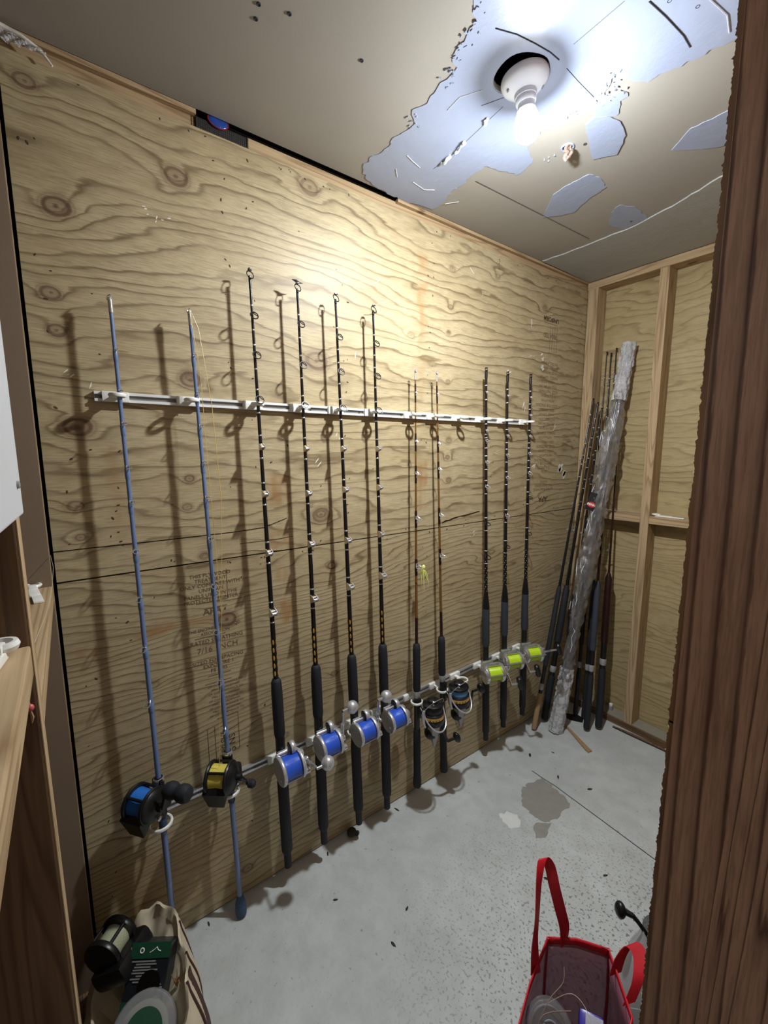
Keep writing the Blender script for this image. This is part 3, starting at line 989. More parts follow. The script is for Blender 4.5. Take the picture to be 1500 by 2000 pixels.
TOPY = [.117, .291, .475, .628, .767, .916, 1.101, 1.220, 1.365, 1.513, 1.664, 1.829]
rail('rod_rack', 'upper white rail with a row of white plastic rod clips on the plywood', .071, 1.862, 1.671, 1.671, [(y, .056) for y in TOPY], .0125, (M_RAILW, M_RAILD))
LOWY = [.131, .326, .502, .648, .793, .936, 1.107, 1.255, 1.385, 1.545, 1.685, 1.849]
rail('rod_rack', 'lower slanting metal rail with white rings that hold the rod butts', .10, 1.88, .466, .494, [(y, .064) for y in LOWY], .0195, (M_ALU, M_RAILD))

# ------------------------------------------------------------------ fishing rods
GR = 'fishing rods standing in the wall rack'


def rod_root(name, label, p0, p1, spin=0.0, group=GR):
    p0, p1 = Vector(p0), Vector(p1)
    z = (p1 - p0).normalized()
    x = (X - z * X.dot(z)).normalized()
    y = z.cross(x)
    M = Matrix.Translation(p0) @ Matrix((x, y, z)).transposed().to_4x4() @ Matrix.Rotation(spin, 4, 'Z')
    r = thing(name, label, 'fishing rod', group=group, M=M)
    return r, (p1 - p0).length


def ring_guide(root, z, R, rb, ang=0.0, wire=.0011, mat=None, tilt=.62):
    mb = MB(Matrix.Rotation(ang, 4, 'Z'))
    c = Vector((rb + R * 1.15, 0, z + R * .25))
    mb.torus(c, (math.sin(tilt), 0, math.cos(tilt)), R, wire * 1.15, 18, 6)
    for s in (-1, 1):
        mb.tube([(rb * .8, s * rb * .5, z + R * 1.2), (rb + R * .6, s * R * .8, z + R * .45), (rb + R * .9, s * R * .95, z + R * .32)], wire * .9, 5)
    mb.tube([(rb * .9, 0, z - R * 1.3), (rb + R * .2, 0, z - R * .5)], wire * 1.2, 5)
    return mb.build('guide', mat or M_SILVERDK, root)


def roller_guide(root, z, s, rb):
    mb = MB()
    for k in (-1, 1):
        mb.prism([(rb * .6, -.013 * s), (rb + .006 * s, -.010 * s), (rb + .020 * s, -.003 * s), (rb + .020 * s, .004 * s), (rb + .006 * s, .012 * s), (rb * .6, .013 * s)], -.001, .001,
                 Matrix.Translation((0, k * .0075 * s, z)) @ Matrix(((1, 0, 0), (0, 0, 1), (0, 1, 0))).to_4x4())
    mb.cyl((rb + .014 * s, -.0075 * s, z), (rb + .014 * s, .0075 * s, z), .0042 * s, seg=12)
    mb.cyl((rb + .006 * s, -.0075 * s, z + .006 * s), (rb + .006 * s, .0075 * s, z + .006 * s), .0022 * s, seg=10)
    return mb.build('roller_guide', M_SILVER, root)


def tip_top(root, L, R, rb, mat, cap=True):
    mb = MB()
    mb.cyl((0, 0, L - .035), (0, 0, L - .004), rb * 1.25)
    c = Vector((R * .5, 0, L + R * .2))
    mb.torus(c, (.85, 0, .5), R, .0013, 16, 6, sc=(1, 1.5, 1))
    if cap:
        mb.box((R * .5, 0, L + R * 1.6), (.006, .012, .004), b=.001)
    return mb.build('tip_guide', mat, root)


def blank(root, z0, z1, r0, r1, mat, name='blank'):
    return MB().lathe([(r0, z0), (r0 + (r1 - r0) * .5, (z0 + z1) / 2), (r1, z1)], seg=14).build(name, mat, root)


def bands(root, zs_, rf, mat, h=.004, name='wrap_bands', grow=1.14):
    mb = MB()
    for z in zs_:
        r = rf(z) * grow
        mb.lathe([(r * .9, z - h / 2 - .001), (r, z - h / 2), (r, z + h / 2), (r * .9, z + h / 2 + .001)], seg=12)
    return mb.build(name, mat, root, kind='stuff')


def grip(root, prof, mat, name='grip'):
    return MB().lathe(prof, seg=22).build(name, mat, root)


def hold(M, root, name, mat, label=None):
    """an Empty-free reel: the frame mesh is the part, the rest are its sub-parts"""
    return M.build(name, mat, root, label=label)


def reel_frame_matrix(x, z, spin=0.0):
    return Matrix.Translation((x, 0, z)) @ Matrix.Rotation(spin, 4, 'Z')


# --- lever-drag reels with blue line (spool axis along local Y)
def lever_reel(root, z, R, w, arm_ang, line, arm_len=.100,  xo=.0, rb=.018):
    cx = rb + R + .010 + xo
    T = lambda: MB(Matrix.Translation((cx, 0, z)))
    mb = T()
    for s in (-1, 1):
        y0 = s * w / 2
        mb.lathe([(R * .55, 0), (R * .97, 0), (R, .003), (R, .008), (R * .95, .011)] if s > 0 else [(R * .95, -.011), (R, -.008), (R, -.003), (R * .97, 0), (R * .55, 0)],
                 Matrix.Translation((0, y0, 0)) @ Matrix(((1, 0, 0), (0, 0, 1), (0, -1, 0))).to_4x4(), 36)
    for a in (2.2, 3.14, 4.08, -1.1):
        mb.cyl((R * .88 * math.cos(a), -w / 2, R * .88 * math.sin(a)), (R * .88 * math.cos(a), w / 2, R * .88 * math.sin(a)), .0032, seg=8)
    mb.box((-R * .62, 0, R * .80), (.018, w + .012, .007), Matrix.Rotation(-.7, 4, 'Y'), b=.0015)
    mb.box((-R - .006, 0, 0), (.010, w * .7, .055), b=.002)
    fr = mb.build('reel', M_SILVER, root)
    mb = T()
    mb.lathe([(R * .82, -.0125), (R * .93, -.011)], Matrix.Translation((0, -w / 2, 0)) @ Matrix(((1, 0, 0), (0, 0, 1), (0, -1, 0))).to_4x4(), 32)
    mb.lathe([(.005, -.0155), (.006, -.0125)], Matrix.Translation((R * .45, -w / 2, -R * .3)) @ Matrix(((1, 0, 0), (0, 0, 1), (0, -1, 0))).to_4x4(), 10)
    mb.build('side_plate', M_SILVERDK, fr)
    T().lathe([(R * .84, -w / 2 + .002), (R * .80, -w / 2 + .006), (R * .79, 0), (R * .80, w / 2 - .006), (R * .84, w / 2 - .002)], Matrix(((1, 0, 0), (0, 0, 1), (0, -1, 0))).to_4x4(), 32).build('line_spool', line, fr)
    # drag housing and quadrant on the handle side
    mb = T()
    ym = w / 2 + .010
    mb.cyl((0, ym, 0), (0, ym + .007, 0), R * .62, R * .55, 24)
    mb.cyl((0, ym + .007, 0), (0, ym + .020, 0), .013, .011, 16)
    mb.cyl((R * .5, ym, -R * .45), (R * .5, ym + .018, -R * .45), .011, .010, 14)
    mb.box((-R * .1, ym + .006, R * .62), (.02, .010, .020), b=.003)
    mb.build('drag_housing', M_CHROME, fr)
    mb = T()
    mb.lathe([(.019, -.008), (.021, -.005), (.021, .005), (.019, .008), (.014, .008), (.014, -.008)], Matrix.Translation((-R * .45, w / 2 - .010, R * 1.08)) @ Matrix(((1, 0, 0), (0, 0, 1), (0, -1, 0))).to_4x4(), 24, cap=False)
    mb.build('drag_cam', M_SILVER, fr)
    T().lathe([(.014, -.004), (.014, .006)], Matrix.Translation((-R * .45, w / 2 - .010, R * 1.08)) @ Matrix(((1, 0, 0), (0, 0, 1), (0, -1, 0))).to_4x4(), 20).build('cam_core', M_BLACKPL, fr)
    mb = T()
    d = Vector((math.cos(arm_ang), 0, math.sin(arm_ang)))
    p = Vector((0, ym + .018, 0))
    pe = p + d * arm_len + Vector((0, .004, 0))
    n = Vector((-d.z, 0, d.x))
    for s in (-1, 1):
        mb.tube([p + n * .006 * s, p + d * arm_len * .4 + n * .005 * s, p + d * arm_len * .68 + n * .002 * s + Vector((0, .003, 0)), pe], .0028, 8)
    mb.cyl(pe - Vector((0, .004, 0)), pe + Vector((0, .024, 0)), .0048, seg=10)
    mb.cyl(p - Vector((0, .004, 0)), p + Vector((0, .006, 0)), .010, seg=14)
    mb.build('handle', M_CHROME, fr)
    T().sphere(pe + Vector((0, .036, 0)), .0225, (.95, 1, 1.02), None, 22, 14).build('handle_knob', M_SILVER, fr)
    return fr


def gimbal_rod(label, y0, z0, y1, z1, gz, rz, R, w, arm, guides, kind_line, xt=.050, seat=None):
    root, L = rod_root('fishing_rod', label, (.066, y0, z0), (xt, y1, z1))
    g = gz - z0
    rr_ = rz - z0
    rf = lambda q: .0088 + (.0034 - .0088) * max(0, (q - g)) / (L - g)
    grip(root, [(.0125, 0), (.0125, .05), (.013, .055), (.0175, .062), (.019, .075), (.0188, rr_ - .10), (.016, rr_ - .07)], M_EVA, 'butt_grip')
    grip(root, [(.015, rr_ - .072), (.0155, rr_ - .06), (.0155, rr_ + .06), (.015, rr_ + .07)], M_BLACKPL, 'reel_seat')
    grip(root, [(.0165, rr_ + .068), (.0185, rr_ + .08), (.0185, g - .05), (.0165, g - .012), (.012, g - .002), (.0095, g)], M_EVA, 'fore_grip')
    blank(root, g - .005, L, .0088, .0034, M_BLACK)
    tip_top(root, L, .0095, .0032, M_BLACKPL)
    n = len(guides)
    for i, gzv in enumerate(guides):
        q = gzv - z0
        if i >= n - 4:
            roller_guide(root, q, .78 + .11 * (i - n + 4), rf(q))
        else:
            ring_guide(root, q, .0112 + .0006 * i, rf(q), mat=M_BLACKPL, wire=.0015, tilt=1.15)
    zz = []
    for gzv in guides:
        q = gzv - z0
        zz += [q + .034, q - .034]
    bands(root, zz, rf, M_CHROME, .0024)
    bands(root, [gzv - z0 for gzv in guides[-4:]], rf, M_GOLD, .018, 'gold_bands', 1.08)
    mb = MB()
    for k in range(5):
        q = g + .020 + k * .027
        for a in range(4):
            an = a * PI / 2 - .6
            mb.sphere((rf(q) * .82 * math.cos(an), rf(q) * .82 * math.sin(an), q), .0040, (.8, .8, 2.5), None, 8, 6)
    mb.build('gold_wrap', M_GOLD, root)
    lever_reel(root, rr_, R, w, arm, kind_line, .080 if arm < 1 else .104)
    return root, L


HD = Matrix()
gimbal_rod('long black rod with blue-line silver reel, its ball handle pointing down', .511, .080, .470, 2.031, .791, .515, .047, .056, .2,
           [1.917, 1.807, 1.68, 1.545, 1.402, 1.216, 1.02], M_LBLUE)
gimbal_rod('long black rod with blue-line silver reel and debris caught on its tip', .655, .087, .618, 2.027, .793, .529, .044, .056, 1.52,
           [1.917, 1.795, 1.672, 1.54, 1.395, 1.225, 1.035], M_LBLUE)
gimbal_rod('long black rod whose blue-line silver reel is second from the spinning reels', .810, .078, .753, 2.023, .788, .515, .043, .056, 1.5,
           [1.90, 1.79, 1.672, 1.54, 1.40, 1.22, 1.05], M_LBLUE)
gimbal_rod('long black rod with blue-line reel nearest the black spinning reels', .949, .070, .903, 2.015, .789, .508, .042, .054, -2.4,
           [1.90, 1.79, 1.672, 1.54, 1.40, 1.225, 1.065], M_LBLUE)
t = tag(MB().tube([(.052, .600, 2.050), (.054, .612, 2.048), (.053, .624, 2.044), (.05, .638, 2.047)], [.0008, .004, .003, .0006], 6).build('debris_bit', M_DARKLEAF), 'dark fluff caught on the tip of a black rod', 'debris')
t = tag(MB().tube([(.047, .905, 2.036), (.05, .925, 2.040), (.052, .948, 2.052), (.053, .955, 2.058), (.052, .948, 2.049), (.05, .93, 2.042)], .0008, 6).build('line_snip', M_CLEARLN), 'loose loop of leader line sticking out of a rod tip', 'fishing line')


# --- the two blue rods with black reels
def black_reel(root, z, line, arm_dir, xo=.0, cover=True, small=False):
    R, w = .046, .058
    cx = .008 + R + xo
    S = Matrix(((1, 0, 0), (0, 0, 1), (0, -1, 0))).to_4x4()
    T = lambda: MB(Matrix.Translation((cx, 0, z)))
    mb = T()
    for s in (-1, 1):
        mb.torus((0, s * w / 2, 0), (0, 1, 0), R - .004, .0055, 32, 8)
    mb.lathe([(R * .95, -.004), (R * .95, .004), (R * .8, .012), (R * .35, .020)], Matrix.Translation((0, w / 2 + .002, 0)) @ S, 30)
    mb.box((-R * .55, w / 2 + .006, -R * .2), (.05, .022, .05), b=.008)
    for a in (2.4, 3.14, 3.9, 0.9, -1.2):
        mb.cyl((R * .93 * math.cos(a), -w / 2, R * .93 * math.sin(a)), (R * .93 * math.cos(a), w / 2, R * .93 * math.sin(a)), .004, seg=8)
    mb.box((-R - .004, 0, 0), (.012, .030, .070), b=.003)
    fr = mb.build('reel', M_BLACKPL, root)
    T().lathe([(R * .86, -w / 2), (R * .86, -w / 2 + .004)], S, 30).lathe([(R * .86, w / 2 - .004), (R * .86, w / 2)], S, 30).build('spool', M_BLACKPL, fr)
    T().lathe([(R * .78, -w / 2 + .004), (R * .74, 0), (R * .78, w / 2 - .004)], S, 30).build('line_spool', line, fr)
    if cover:
        T().add([(R * .4, -w / 2 - .010, R * .1), (R * 1.0, -w / 2 - .010, -R * .5), (R * .55, -w / 2 - .004, -R * 1.75), (-R * .35, -w / 2 - .008, -R * .8),
                 (R * .4, w / 2, R * .1), (R * 1.0, w / 2, -R * .5), (R * .55, w / 2 - .014, -R * 1.75), (-R * .35, w / 2 - .008, -R * .8)],
                [(3, 2, 1, 0), (4, 5, 6, 7), (0, 1, 5, 4), (1, 2, 6, 5), (2, 3, 7, 6), (3, 0, 4, 7)]).build('reel_cover', M_BLACKPL, fr, smooth=False)
    mb = T()
    y0 = w / 2 + .022
    mb.cyl((0, y0 - .006, 0), (0, y0 + .012, 0), .012, .010, 14)
    p = Vector((0, y0 + .010, 0))
    d = Vector(arm_dir)
    pe = p + d
    mb.tube([p, p + d * .5 + Vector((0, .006, 0)), pe], [.006, .005, .0045], 8)
    mb.cyl(pe, pe + Vector((0, .018, 0)), .004, seg=8)
    mb.build('handle', M_BLACKPL, fr)
    if small:
        T().lathe([(.006, .004), (.012, .008), (.013, .022), (.008, .028)], Matrix.Translation(pe) @ S, 18).build('handle_knob', M_EVA, fr)
    else:
        T().lathe([(.008, .006), (.017, .010), (.0225, .022), (.0225, .034), (.018, .044), (.018, .048), (.0225, .058), (.0235, .070), (.019, .082), (.008, .087)], Matrix.Translation(pe) @ S, 22).build('handle_knob', M_EVA, fr)
    T().lathe([(.007, 0), (.0075, .004), (.003, .006)], along((R * .1, y0, -R * .62), (0, 1, 0)), 10).build('plate_screw', M_CHROME, fr)
    return fr


def blue_rod(label, y0, z0, y1, z1, seat_z, reel_z, line, xt, spin, arm_dir, knob, gz):
    root, L = rod_root('fishing_rod', label, (.066, y0, z0), (xt, y1, z1))
    s = seat_z - z0
    rz = reel_z - z0
    blank(root, 0.0, rz - .07, .0075, .0085, M_BLUEROD, 'butt_shaft')
    grip(root, [(.0085, rz - .135), (.011, rz - .13), (.011, rz - .08), (.0085, rz - .075)], M_CORD, 'cord_grip')
    grip(root, [(.0125, rz - .09), (.014, rz - .08), (.014, s - .004), (.012, s)], M_BLACKPL, 'reel_seat')
    MB().lathe([(.0142, s - .012), (.015, s - .010), (.015, s - .003), (.0125, s)], seg=18).build('seat_hood', M_CHROME, root)
    blank(root, s, L, .0072, .0042, M_BLUEROD)
    if knob:
        grip(root, [(.009, .0), (.0165, .006), (.018, .025), (.016, .05), (.0105, .072), (.008, .078)], M_CORD, 'butt_knob')
    n = len(gz)
    for i, q in enumerate(gz):
        q -= z0
        rb = .0042 + (.0072 - .0042) * (L - q) / (L - s)
        a = 0.3 + (-2.4) * max(0, (i - n * .45)) / n - spin
        ring_guide(root, q, .0042 + .0006 * i, rb, a, .0011, M_CHROME)
        MB().lathe([(rb * 1.02, q - .03), (rb * 1.22, q - .026), (rb * 1.22, q - .004), (rb * 1.02, q)], seg=12).build('wrap', M_BLUEROD, root)
    tip_top(root, L, .005, .0042, M_CHROME, False)
    black_reel(root, rz, line, arm_dir, small=knob)
    return root, L


G1 = [1.78, 1.68, 1.60, 1.49, 1.40, 1.27, 1.14, 1.00, .84]
root1, L1 = blue_rod('blue rod with black blue-line reel, first on the rack behind the canvas bag', .143, .012, .119, 1.902, .610, .574, M_LBLUE3, .052, -.92, (.0, .010, .062), False, G1)
root1.matrix_world = root1.matrix_world @ Matrix.Rotation(-.92, 4, 'Z')
root2, L2 = blue_rod('blue rod with black yellow-line reel and knobbed butt on the floor', .342, .002, .300, 1.902, .606, .560, M_LYEL, .052, -.70, (-.035, .0, -.050), True, [1.79, 1.69, 1.60, 1.5, 1.40, 1.28, 1.14, 1.0, .84, .68])
root2.matrix_world = root2.matrix_world @ Matrix.Rotation(-.70, 4, 'Z')
pp = [(.060, .300, 1.906), (.063, .318, 1.86), (.068, .340, 1.66), (.080, .348, 1.40), (.092, .330, 1.1), (.11, .29, .60)]
mb = MB().tube(pp, .00075, 5).tube([(.060, .298, 1.906), (.060, .316, 1.75), (.062, .322, 1.5), (.068, .327, 1.28), (.080, .33, 1.05)], .0006, 5)
tag(mb.build('fishing_line', M_LINEY), 'thin yellow line running down beside a blue rod from its tip', 'fishing line')


# --- spinning rods and reels
def spin_reel(root, z, line, handle_pts, text=True):
    cx = .100
    K = 1.17
    T = lambda: MB(Matrix.Translation((cx, 0, z)) @ Matrix.Diagonal((K, K, K, 1)))
    mb = T()
    # foot and stem, gear body and tail
    mb.box((-.0705, 0, .01), (.008, .014, .075), b=.002)
    mb.tube([(-.068, 0, .012), (-.05, 0, .0), (-.02, 0, -.030)], [.007, .008, .011], 10)
    mb.sphere((-.006, 0, -.045), .026, (1, 1.05, 1.0), None, 20, 12)
    body = mb.build('reel', M_BLACKPL, root)
    T().lathe([(.034, -.006), (.0385, -.002), (.0400, .010), (.0395, .016), (.036, .017)], seg=36).build('rotor', M_BLACK, body)
    T().lathe([(.037, .017), (.0385, .019), (.0385, .026), (.0365, .029)], seg=36).build('gold_band', M_GOLD, body)
    T().lathe([(.0365, .029), (.0375, .031), (.0375, .036), (.0335, .038)], seg=36).build('spool_skirt', M_BLACK, body)
    T().lathe([(.0325, .037), (.0335, .045), (.0335, .056), (.0325, .059)], seg=36).build('line_spool', line, body)
    T().lathe([(.034, .058), (.0365, .061), (.0355, .066), (.028, .070), (.020, .072), (.019, .080), (.014, .084), (.004, .085)], seg=36).build('drag_knob', M_BLACK, body)
    mb = T()
    mb.lathe([(.026, -.008), (.021, -.03), (.012, -.068), (.004, -.092)], Matrix.Translation((.006, 0, 0)), 6)
    mb.build('tail_cover', M_SILVERDK, body, smooth=False)
    mb = T()
    for s in (-1, 1):
        mb.tube([(0, s * .035, -.010), (0, s * .043, .015), (0, s * .044, .040), (0, s * .041, .052)], [.004, .006, .006, .005], 8)
    mb.torus((.0, 0, .012), (0, 1, 0), .0001, .0001, 6, 4)
    pts = [(.046 * math.sin(PI * i / 16) * 1.0, .0435 * math.cos(PI * i / 16), .046 - .062 * math.sin(PI * i / 16) ** .8) for i in range(17)]
    mb.tube(pts, .0026, 8)
    mb.build('bail_arm', M_SILVER, body)
    T().tube([(.030 * math.sin(PI * i / 16), .043 * math.cos(PI * i / 16), .050 + .042 * math.sin(PI * i / 16)) for i in range(17)], .0010, 6).build('bail_wire', M_CHROME, body)
    mb = T()
    hp = [Vector(q) for q in handle_pts]
    mb.tube(hp, [.006] + [.0045] * (len(hp) - 1), 8)
    e = hp[-1]
    mb.cyl(e, e + Vector((0.004, .030, 0)), .005, seg=10)
    mb.build('handle', M_BLACKPL, body)
    T().sphere(e + Vector((.005, .040, 0)), .022, (.75, .5, 1.0), Matrix.Rotation(.35, 4, 'X'), 18, 12).build('handle_knob', M_BLACKPL, body)
    if text:
        for k, ch in enumerate('8000'):
            a = -.98 + .27 * k
            M = Matrix.Translation((cx, 0, z)) @ Matrix.Rotation(a, 4, 'Z') @ Matrix.Translation((.0388 * K + .0004, 0, .0197 * K)) @ Matrix(((0, 0, 1), (1, 0, 0), (0, 1, 0))).to_4x4()
            text_mesh('model_digits', ch, .0095, M, M_BLACKPL, body, 'CENTER', .0003)
    return body


def spin_rod(label, y0, z0, y1, z1, gz, rz, line, handle, guides):
    root, L = rod_root('fishing_rod', label, (.066, y0, z0), (.048, y1, z1))
    g, r_ = gz - z0, rz - z0
    rf = lambda q: .0062 + (.0026 - .0062) * max(0, (q - g)) / (L - g)
    grip(root, [(.0165, 0), (.018, .004), (.018, .03), (.0160, .06), (.0155, r_ - .12), (.0145, r_ - .09)], M_EVA, 'butt_grip')
    grip(root, [(.0125, r_ - .092), (.0125, r_ + .085)], M_BLACKPL, 'reel_seat')
    MB().lathe([(.0128, r_ + .055), (.0145, r_ + .06), (.0145, r_ + .082), (.0128, r_ + .086)], seg=18).build('seat_hood', M_SILVERDK, root)
    grip(root, [(.0135, r_ + .084), (.0162, r_ + .095), (.0155, g - .10), (.0162, g - .03), (.014, g - .006), (.0085, g)], M_EVA, 'fore_grip')
    blank(root, g - .005, L, .0062, .0026, M_BRONZE)
    mb = MB()
    mb.lathe([(.0066, g), (.0068, g + .004), (.0064, g + .11), (.0062, g + .112)], seg=12)
    for q in guides:
        q -= z0
        mb.lathe([(rf(q) * 1.02, q - .035), (rf(q) * 1.2, q - .032), (rf(q) * 1.2, q + .032), (rf(q) * 1.02, q + .035)], seg=12)
    mb.build('thread_wrap', M_MAROON, root, kind='stuff')
    for i, q in enumerate(guides):
        ring_guide(root, q - z0, .0055 + .0021 * i, rf(q - z0), 0.0, .0011, M_SILVER, .2)
    tip_top(root, L, .005, .0028, M_SILVER, False)
    spin_reel(root, r_, line, handle)
    return root, L


spin_rod('thin bronze rod with black spinning reel whose handle hangs down', 1.112, .086, 1.099, 1.836, .741, .446, M_LDARK, [(-.006, .026, -.045), (-.004, .044, -.050), (.0, .060, -.085), (.002, .072, -.108)], [1.75, 1.565, 1.44, 1.262, 1.065])
spin_rod('thin bronze rod with black spinning reel holding pale blue line', 1.273, .080, 1.210, 1.839, .735, .470, M_LBLUE2, [(-.006, .026, -.045), (-.002, .050, -.040), (.004, .062, -.010), (.006, .066, .020)], [1.755, 1.56, 1.455, 1.264, 1.09])
lu = thing('fishing_lure', 'pale yellow skirted lure hooked on a bronze rod guide', 'lure', (.078, 1.118, 1.055))
mb = MB()
for k in range(16):
    a = k * .7
    mb.tube([(0, 0, .012), (.010 * math.cos(a), .008 + .012 * math.sin(a), -.012), (.016 * math.cos(a), .014 + .022 * math.sin(a), -.040 - .02 * (k % 3))], [.003, .0022, .0005], 5)
mb.build('skirt', M_LURE, lu)
MB().sphere((0, .006, .012), .0085, (1, 1, 1.25)).build('lure_head', M_LURE, lu)
MB().tube([(0, -.03, .034), (0, -.012, .024), (0, .012, .020), (0, .030, .026)], .0012, 6).build('hook', M_CHROME, lu)


# --- rods with chrome level-wind reels and chartreuse line
def chrome_reel(root, z, arm_ang, cxo=.0):
    R, w = .044, .066
    cx = .016 + R + .012 + cxo
    S = Matrix(((1, 0, 0), (0, 0, 1), (0, -1, 0))).to_4x4()
    T = lambda: MB(Matrix.Translation((cx, 0, z)))
    mb = T()
    for s in (-1, 1):
        mb.lathe([(R * .80, -.006), (R, -.006), (R * 1.03, 0), (R, .006), (R * .80, .006)], Matrix.Translation((0, s * (w / 2 + .004), 0)) @ S, 36, cap=False)
    for a in (2.5, 3.3, 4.1, .2, 1.35):
        mb.cyl((R * .95 * math.cos(a), -w / 2, R * .95 * math.sin(a)), (R * .95 * math.cos(a), w / 2, R * .95 * math.sin(a)), .0035, seg=8)
    mb.box((-R - .008, 0, 0), (.010, w * .8, .07), b=.002)
    mb.box((-R * .1, 0, R * 1.0), (.016, w, .004), b=.001)
    fr = mb.build('reel', M_CHROME, root)
    T().lathe([(R * .3, -.017), (R * .62, -.016), (R * .92, -.011), (R * .98, -.006)], Matrix.Translation((0, -w / 2, 0)) @ S, 36).build('left_cap', M_CHROME, fr)
    T().lathe([(R * .98, .010), (R * .92, .016), (R * .5, .020), (R * .3, .024)], Matrix.Translation((0, w / 2, 0)) @ S, 36).build('gear_cap', M_CHROME, fr)
    T().lathe([(R * .90, -w / 2 + .0015), (R * .80, -w / 2 + .004), (R * .80, w / 2 - .004), (R * .90, w / 2 - .0015)], S, 32).build('line_spool', M_LCHART, fr)
    mb = T()
    y0 = w / 2 + .026
    for k in range(5):
        a = k * 2 * PI / 5
        mb.tube([(0, y0, 0), (.020 * math.cos(a), y0 + .004, .020 * math.sin(a)), (.027 * math.cos(a), y0 + .003, .027 * math.sin(a))], [.004, .004, .0055], 8)
    mb.cyl((0, y0 - .004, 0), (0, y0 + .014, 0), .009, .007, 14)
    mb.build('star_drag', M_CHROME, fr)
    mb = T()
    d = Vector((math.cos(arm_ang), 0, math.sin(arm_ang)))
    p = Vector((0, y0 + .012, 0))
    pe = p + d * .062 + Vector((0, .004, 0))
    nrm = Vector((-d.z, 0, d.x))
    mb.ribbon([p - d * .014, p + d * .02, p + d * .045 + Vector((0, .003, 0)), pe + d * .004], [nrm] * 4, .010, .004)
    mb.cyl(pe - Vector((0, .002, 0)), pe + Vector((0, .034, 0)), .0045, seg=10)
    mb.build('handle', M_CHROME, fr)
    T().lathe([(.006, -.032), (.0125, -.026), (.014, .0), (.0125, .026), (.006, .032)], Matrix.Translation(pe + Vector((0, .044, 0))) @ Matrix.Rotation(.25, 4, 'X'), 18).build('handle_knob', M_BLACKPL, fr)
    return fr


def conv_rod(label, y0, z0, y1, z1, gz, rz, arm, guides):
    root, L = rod_root('fishing_rod', label, (.066, y0, z0), (.050, y1, z1))
    g, r_ = gz - z0, rz - z0
    rf = lambda q: .0085 + (.0050 - .0085) * max(0, (q - g)) / (L - g)
    grip(root, [(.0125, 0), (.0125, .035), (.0165, .045), (.0165, r_ - .10), (.0145, r_ - .07)], M_EVA, 'butt_grip')
    grip(root, [(.0135, r_ - .072), (.0135, r_ + .105)], M_BLACKPL, 'reel_seat')
    grip(root, [(.0145, r_ + .10), (.0175, r_ + .112), (.0170, g - .075)], M_EVAGREY, 'fore_grip')
    grip(root, [(.0170, g - .076), (.0165, g - .06), (.0125, g - .025), (.0090, g)], M_BLACK, 'winding_check')
    blank(root, g - .005, L, .0085, .0050, M_BLACK)
    for i, q in enumerate(guides):
        ring_guide(root, q - z0, .0050 + .0013 * i, rf(q - z0), 0, .0013 if i < 5 else .0017, M_SILVER if i < 5 else M_BLACKPL, .5)
    bands(root, [q - z0 + s for q in guides for s in (-.03, .03)], rf, M_SILVER, .0018)
    mb = MB()
    for k in range(14):
        q = g + .012 + k * .011
        for a in range(3):
            an = a * 2.1 + k * .75
            mb.sphere((rf(q) * .93 * math.cos(an), rf(q) * .93 * math.sin(an), q), .0015, (1, 1, 1.6), None, 6, 4)
    mb.build('thread_weave', M_SILVER, root)
    tip_top(root, L, .0055, .0052, M_BLACKPL)
    chrome_reel(root, r_, arm)
    root.matrix_world = root.matrix_world @ Matrix.Rotation(-.42, 4, 'Z')
    return root, L


GD = [1.79, 1.60, 1.51, 1.42, 1.30, 1.215, 1.09]
conv_rod('stout black rod with chartreuse-line chrome reel nearest the empty white ring', 1.561, .112, 1.501, 1.879, .870, .506, -.9, [1.785, 1.62, 1.575, 1.48, 1.37, 1.20, 1.045])
conv_rod('stout black rod with chartreuse-line chrome reel, middle of three', 1.695, .128, 1.648, 1.877, .875, .524, -.9, [1.78, 1.60, 1.51, 1.405, 1.225, 1.075])
conv_rod('stout black rod with chartreuse-line chrome reel nearest the corner rods', 1.854, .132, 1.821, 1.883, .880, .512, .55, [1.785, 1.70, 1.60, 1.515, 1.42, 1.30, 1.12])

# ------------------------------------------------------------------ rods leaning in the far corner
GC = 'rods leaning in the far corner'


def corner_rod(label, p0, p1, r0, r1, butt, gripmat, buttmat, nb, bronze=False, bl=.26, fore=(.42, .80)):
    root, L = rod_root('fishing_rod', label, p0, p1, .0, GC)
    rf = lambda q: r0 + (r1 - r0) * q / L
    grip(root, [(butt * .9, 0), (butt, .006), (butt, bl - .02), (butt * .85, bl)], buttmat, 'butt_grip')
    grip(root, [(butt * .8, bl - .005), (butt * .8, fore[0])], M_BLACKPL, 'reel_seat')
    MB().lathe([(butt * .82, bl + .02), (butt * .95, bl + .025), (butt * .95, bl + .05), (butt * .82, bl + .055)], seg=14).build('seat_hood', M_SILVERDK, root)
    grip(root, [(butt * .95, fore[0] - .004), (butt * 1.02, fore[0] + .02), (butt * .95, fore[1] - .03), (r0 * 1.3, fore[1])], gripmat, 'fore_grip')
    blank(root, fore[1] - .01, L, r0, r1, M_MAROON if bronze else M_BLACK)
    gq = [fore[1] + .12 + (L - fore[1] - .12) * (i / nb) ** .8 for i in range(nb)]
    for i, q in enumerate(gq):
        ring_guide(root, q, .010 - .0062 * i / nb, rf(q), 2.6 + .5 * (i % 3), .0011, M_SILVERDK)
    bands(root, [q + s for q in gq for s in (-.025, .025)], rf, M_SILVER, .0018)
    tip_top(root, L, .005, r1, M_BLACKPL)
    return root


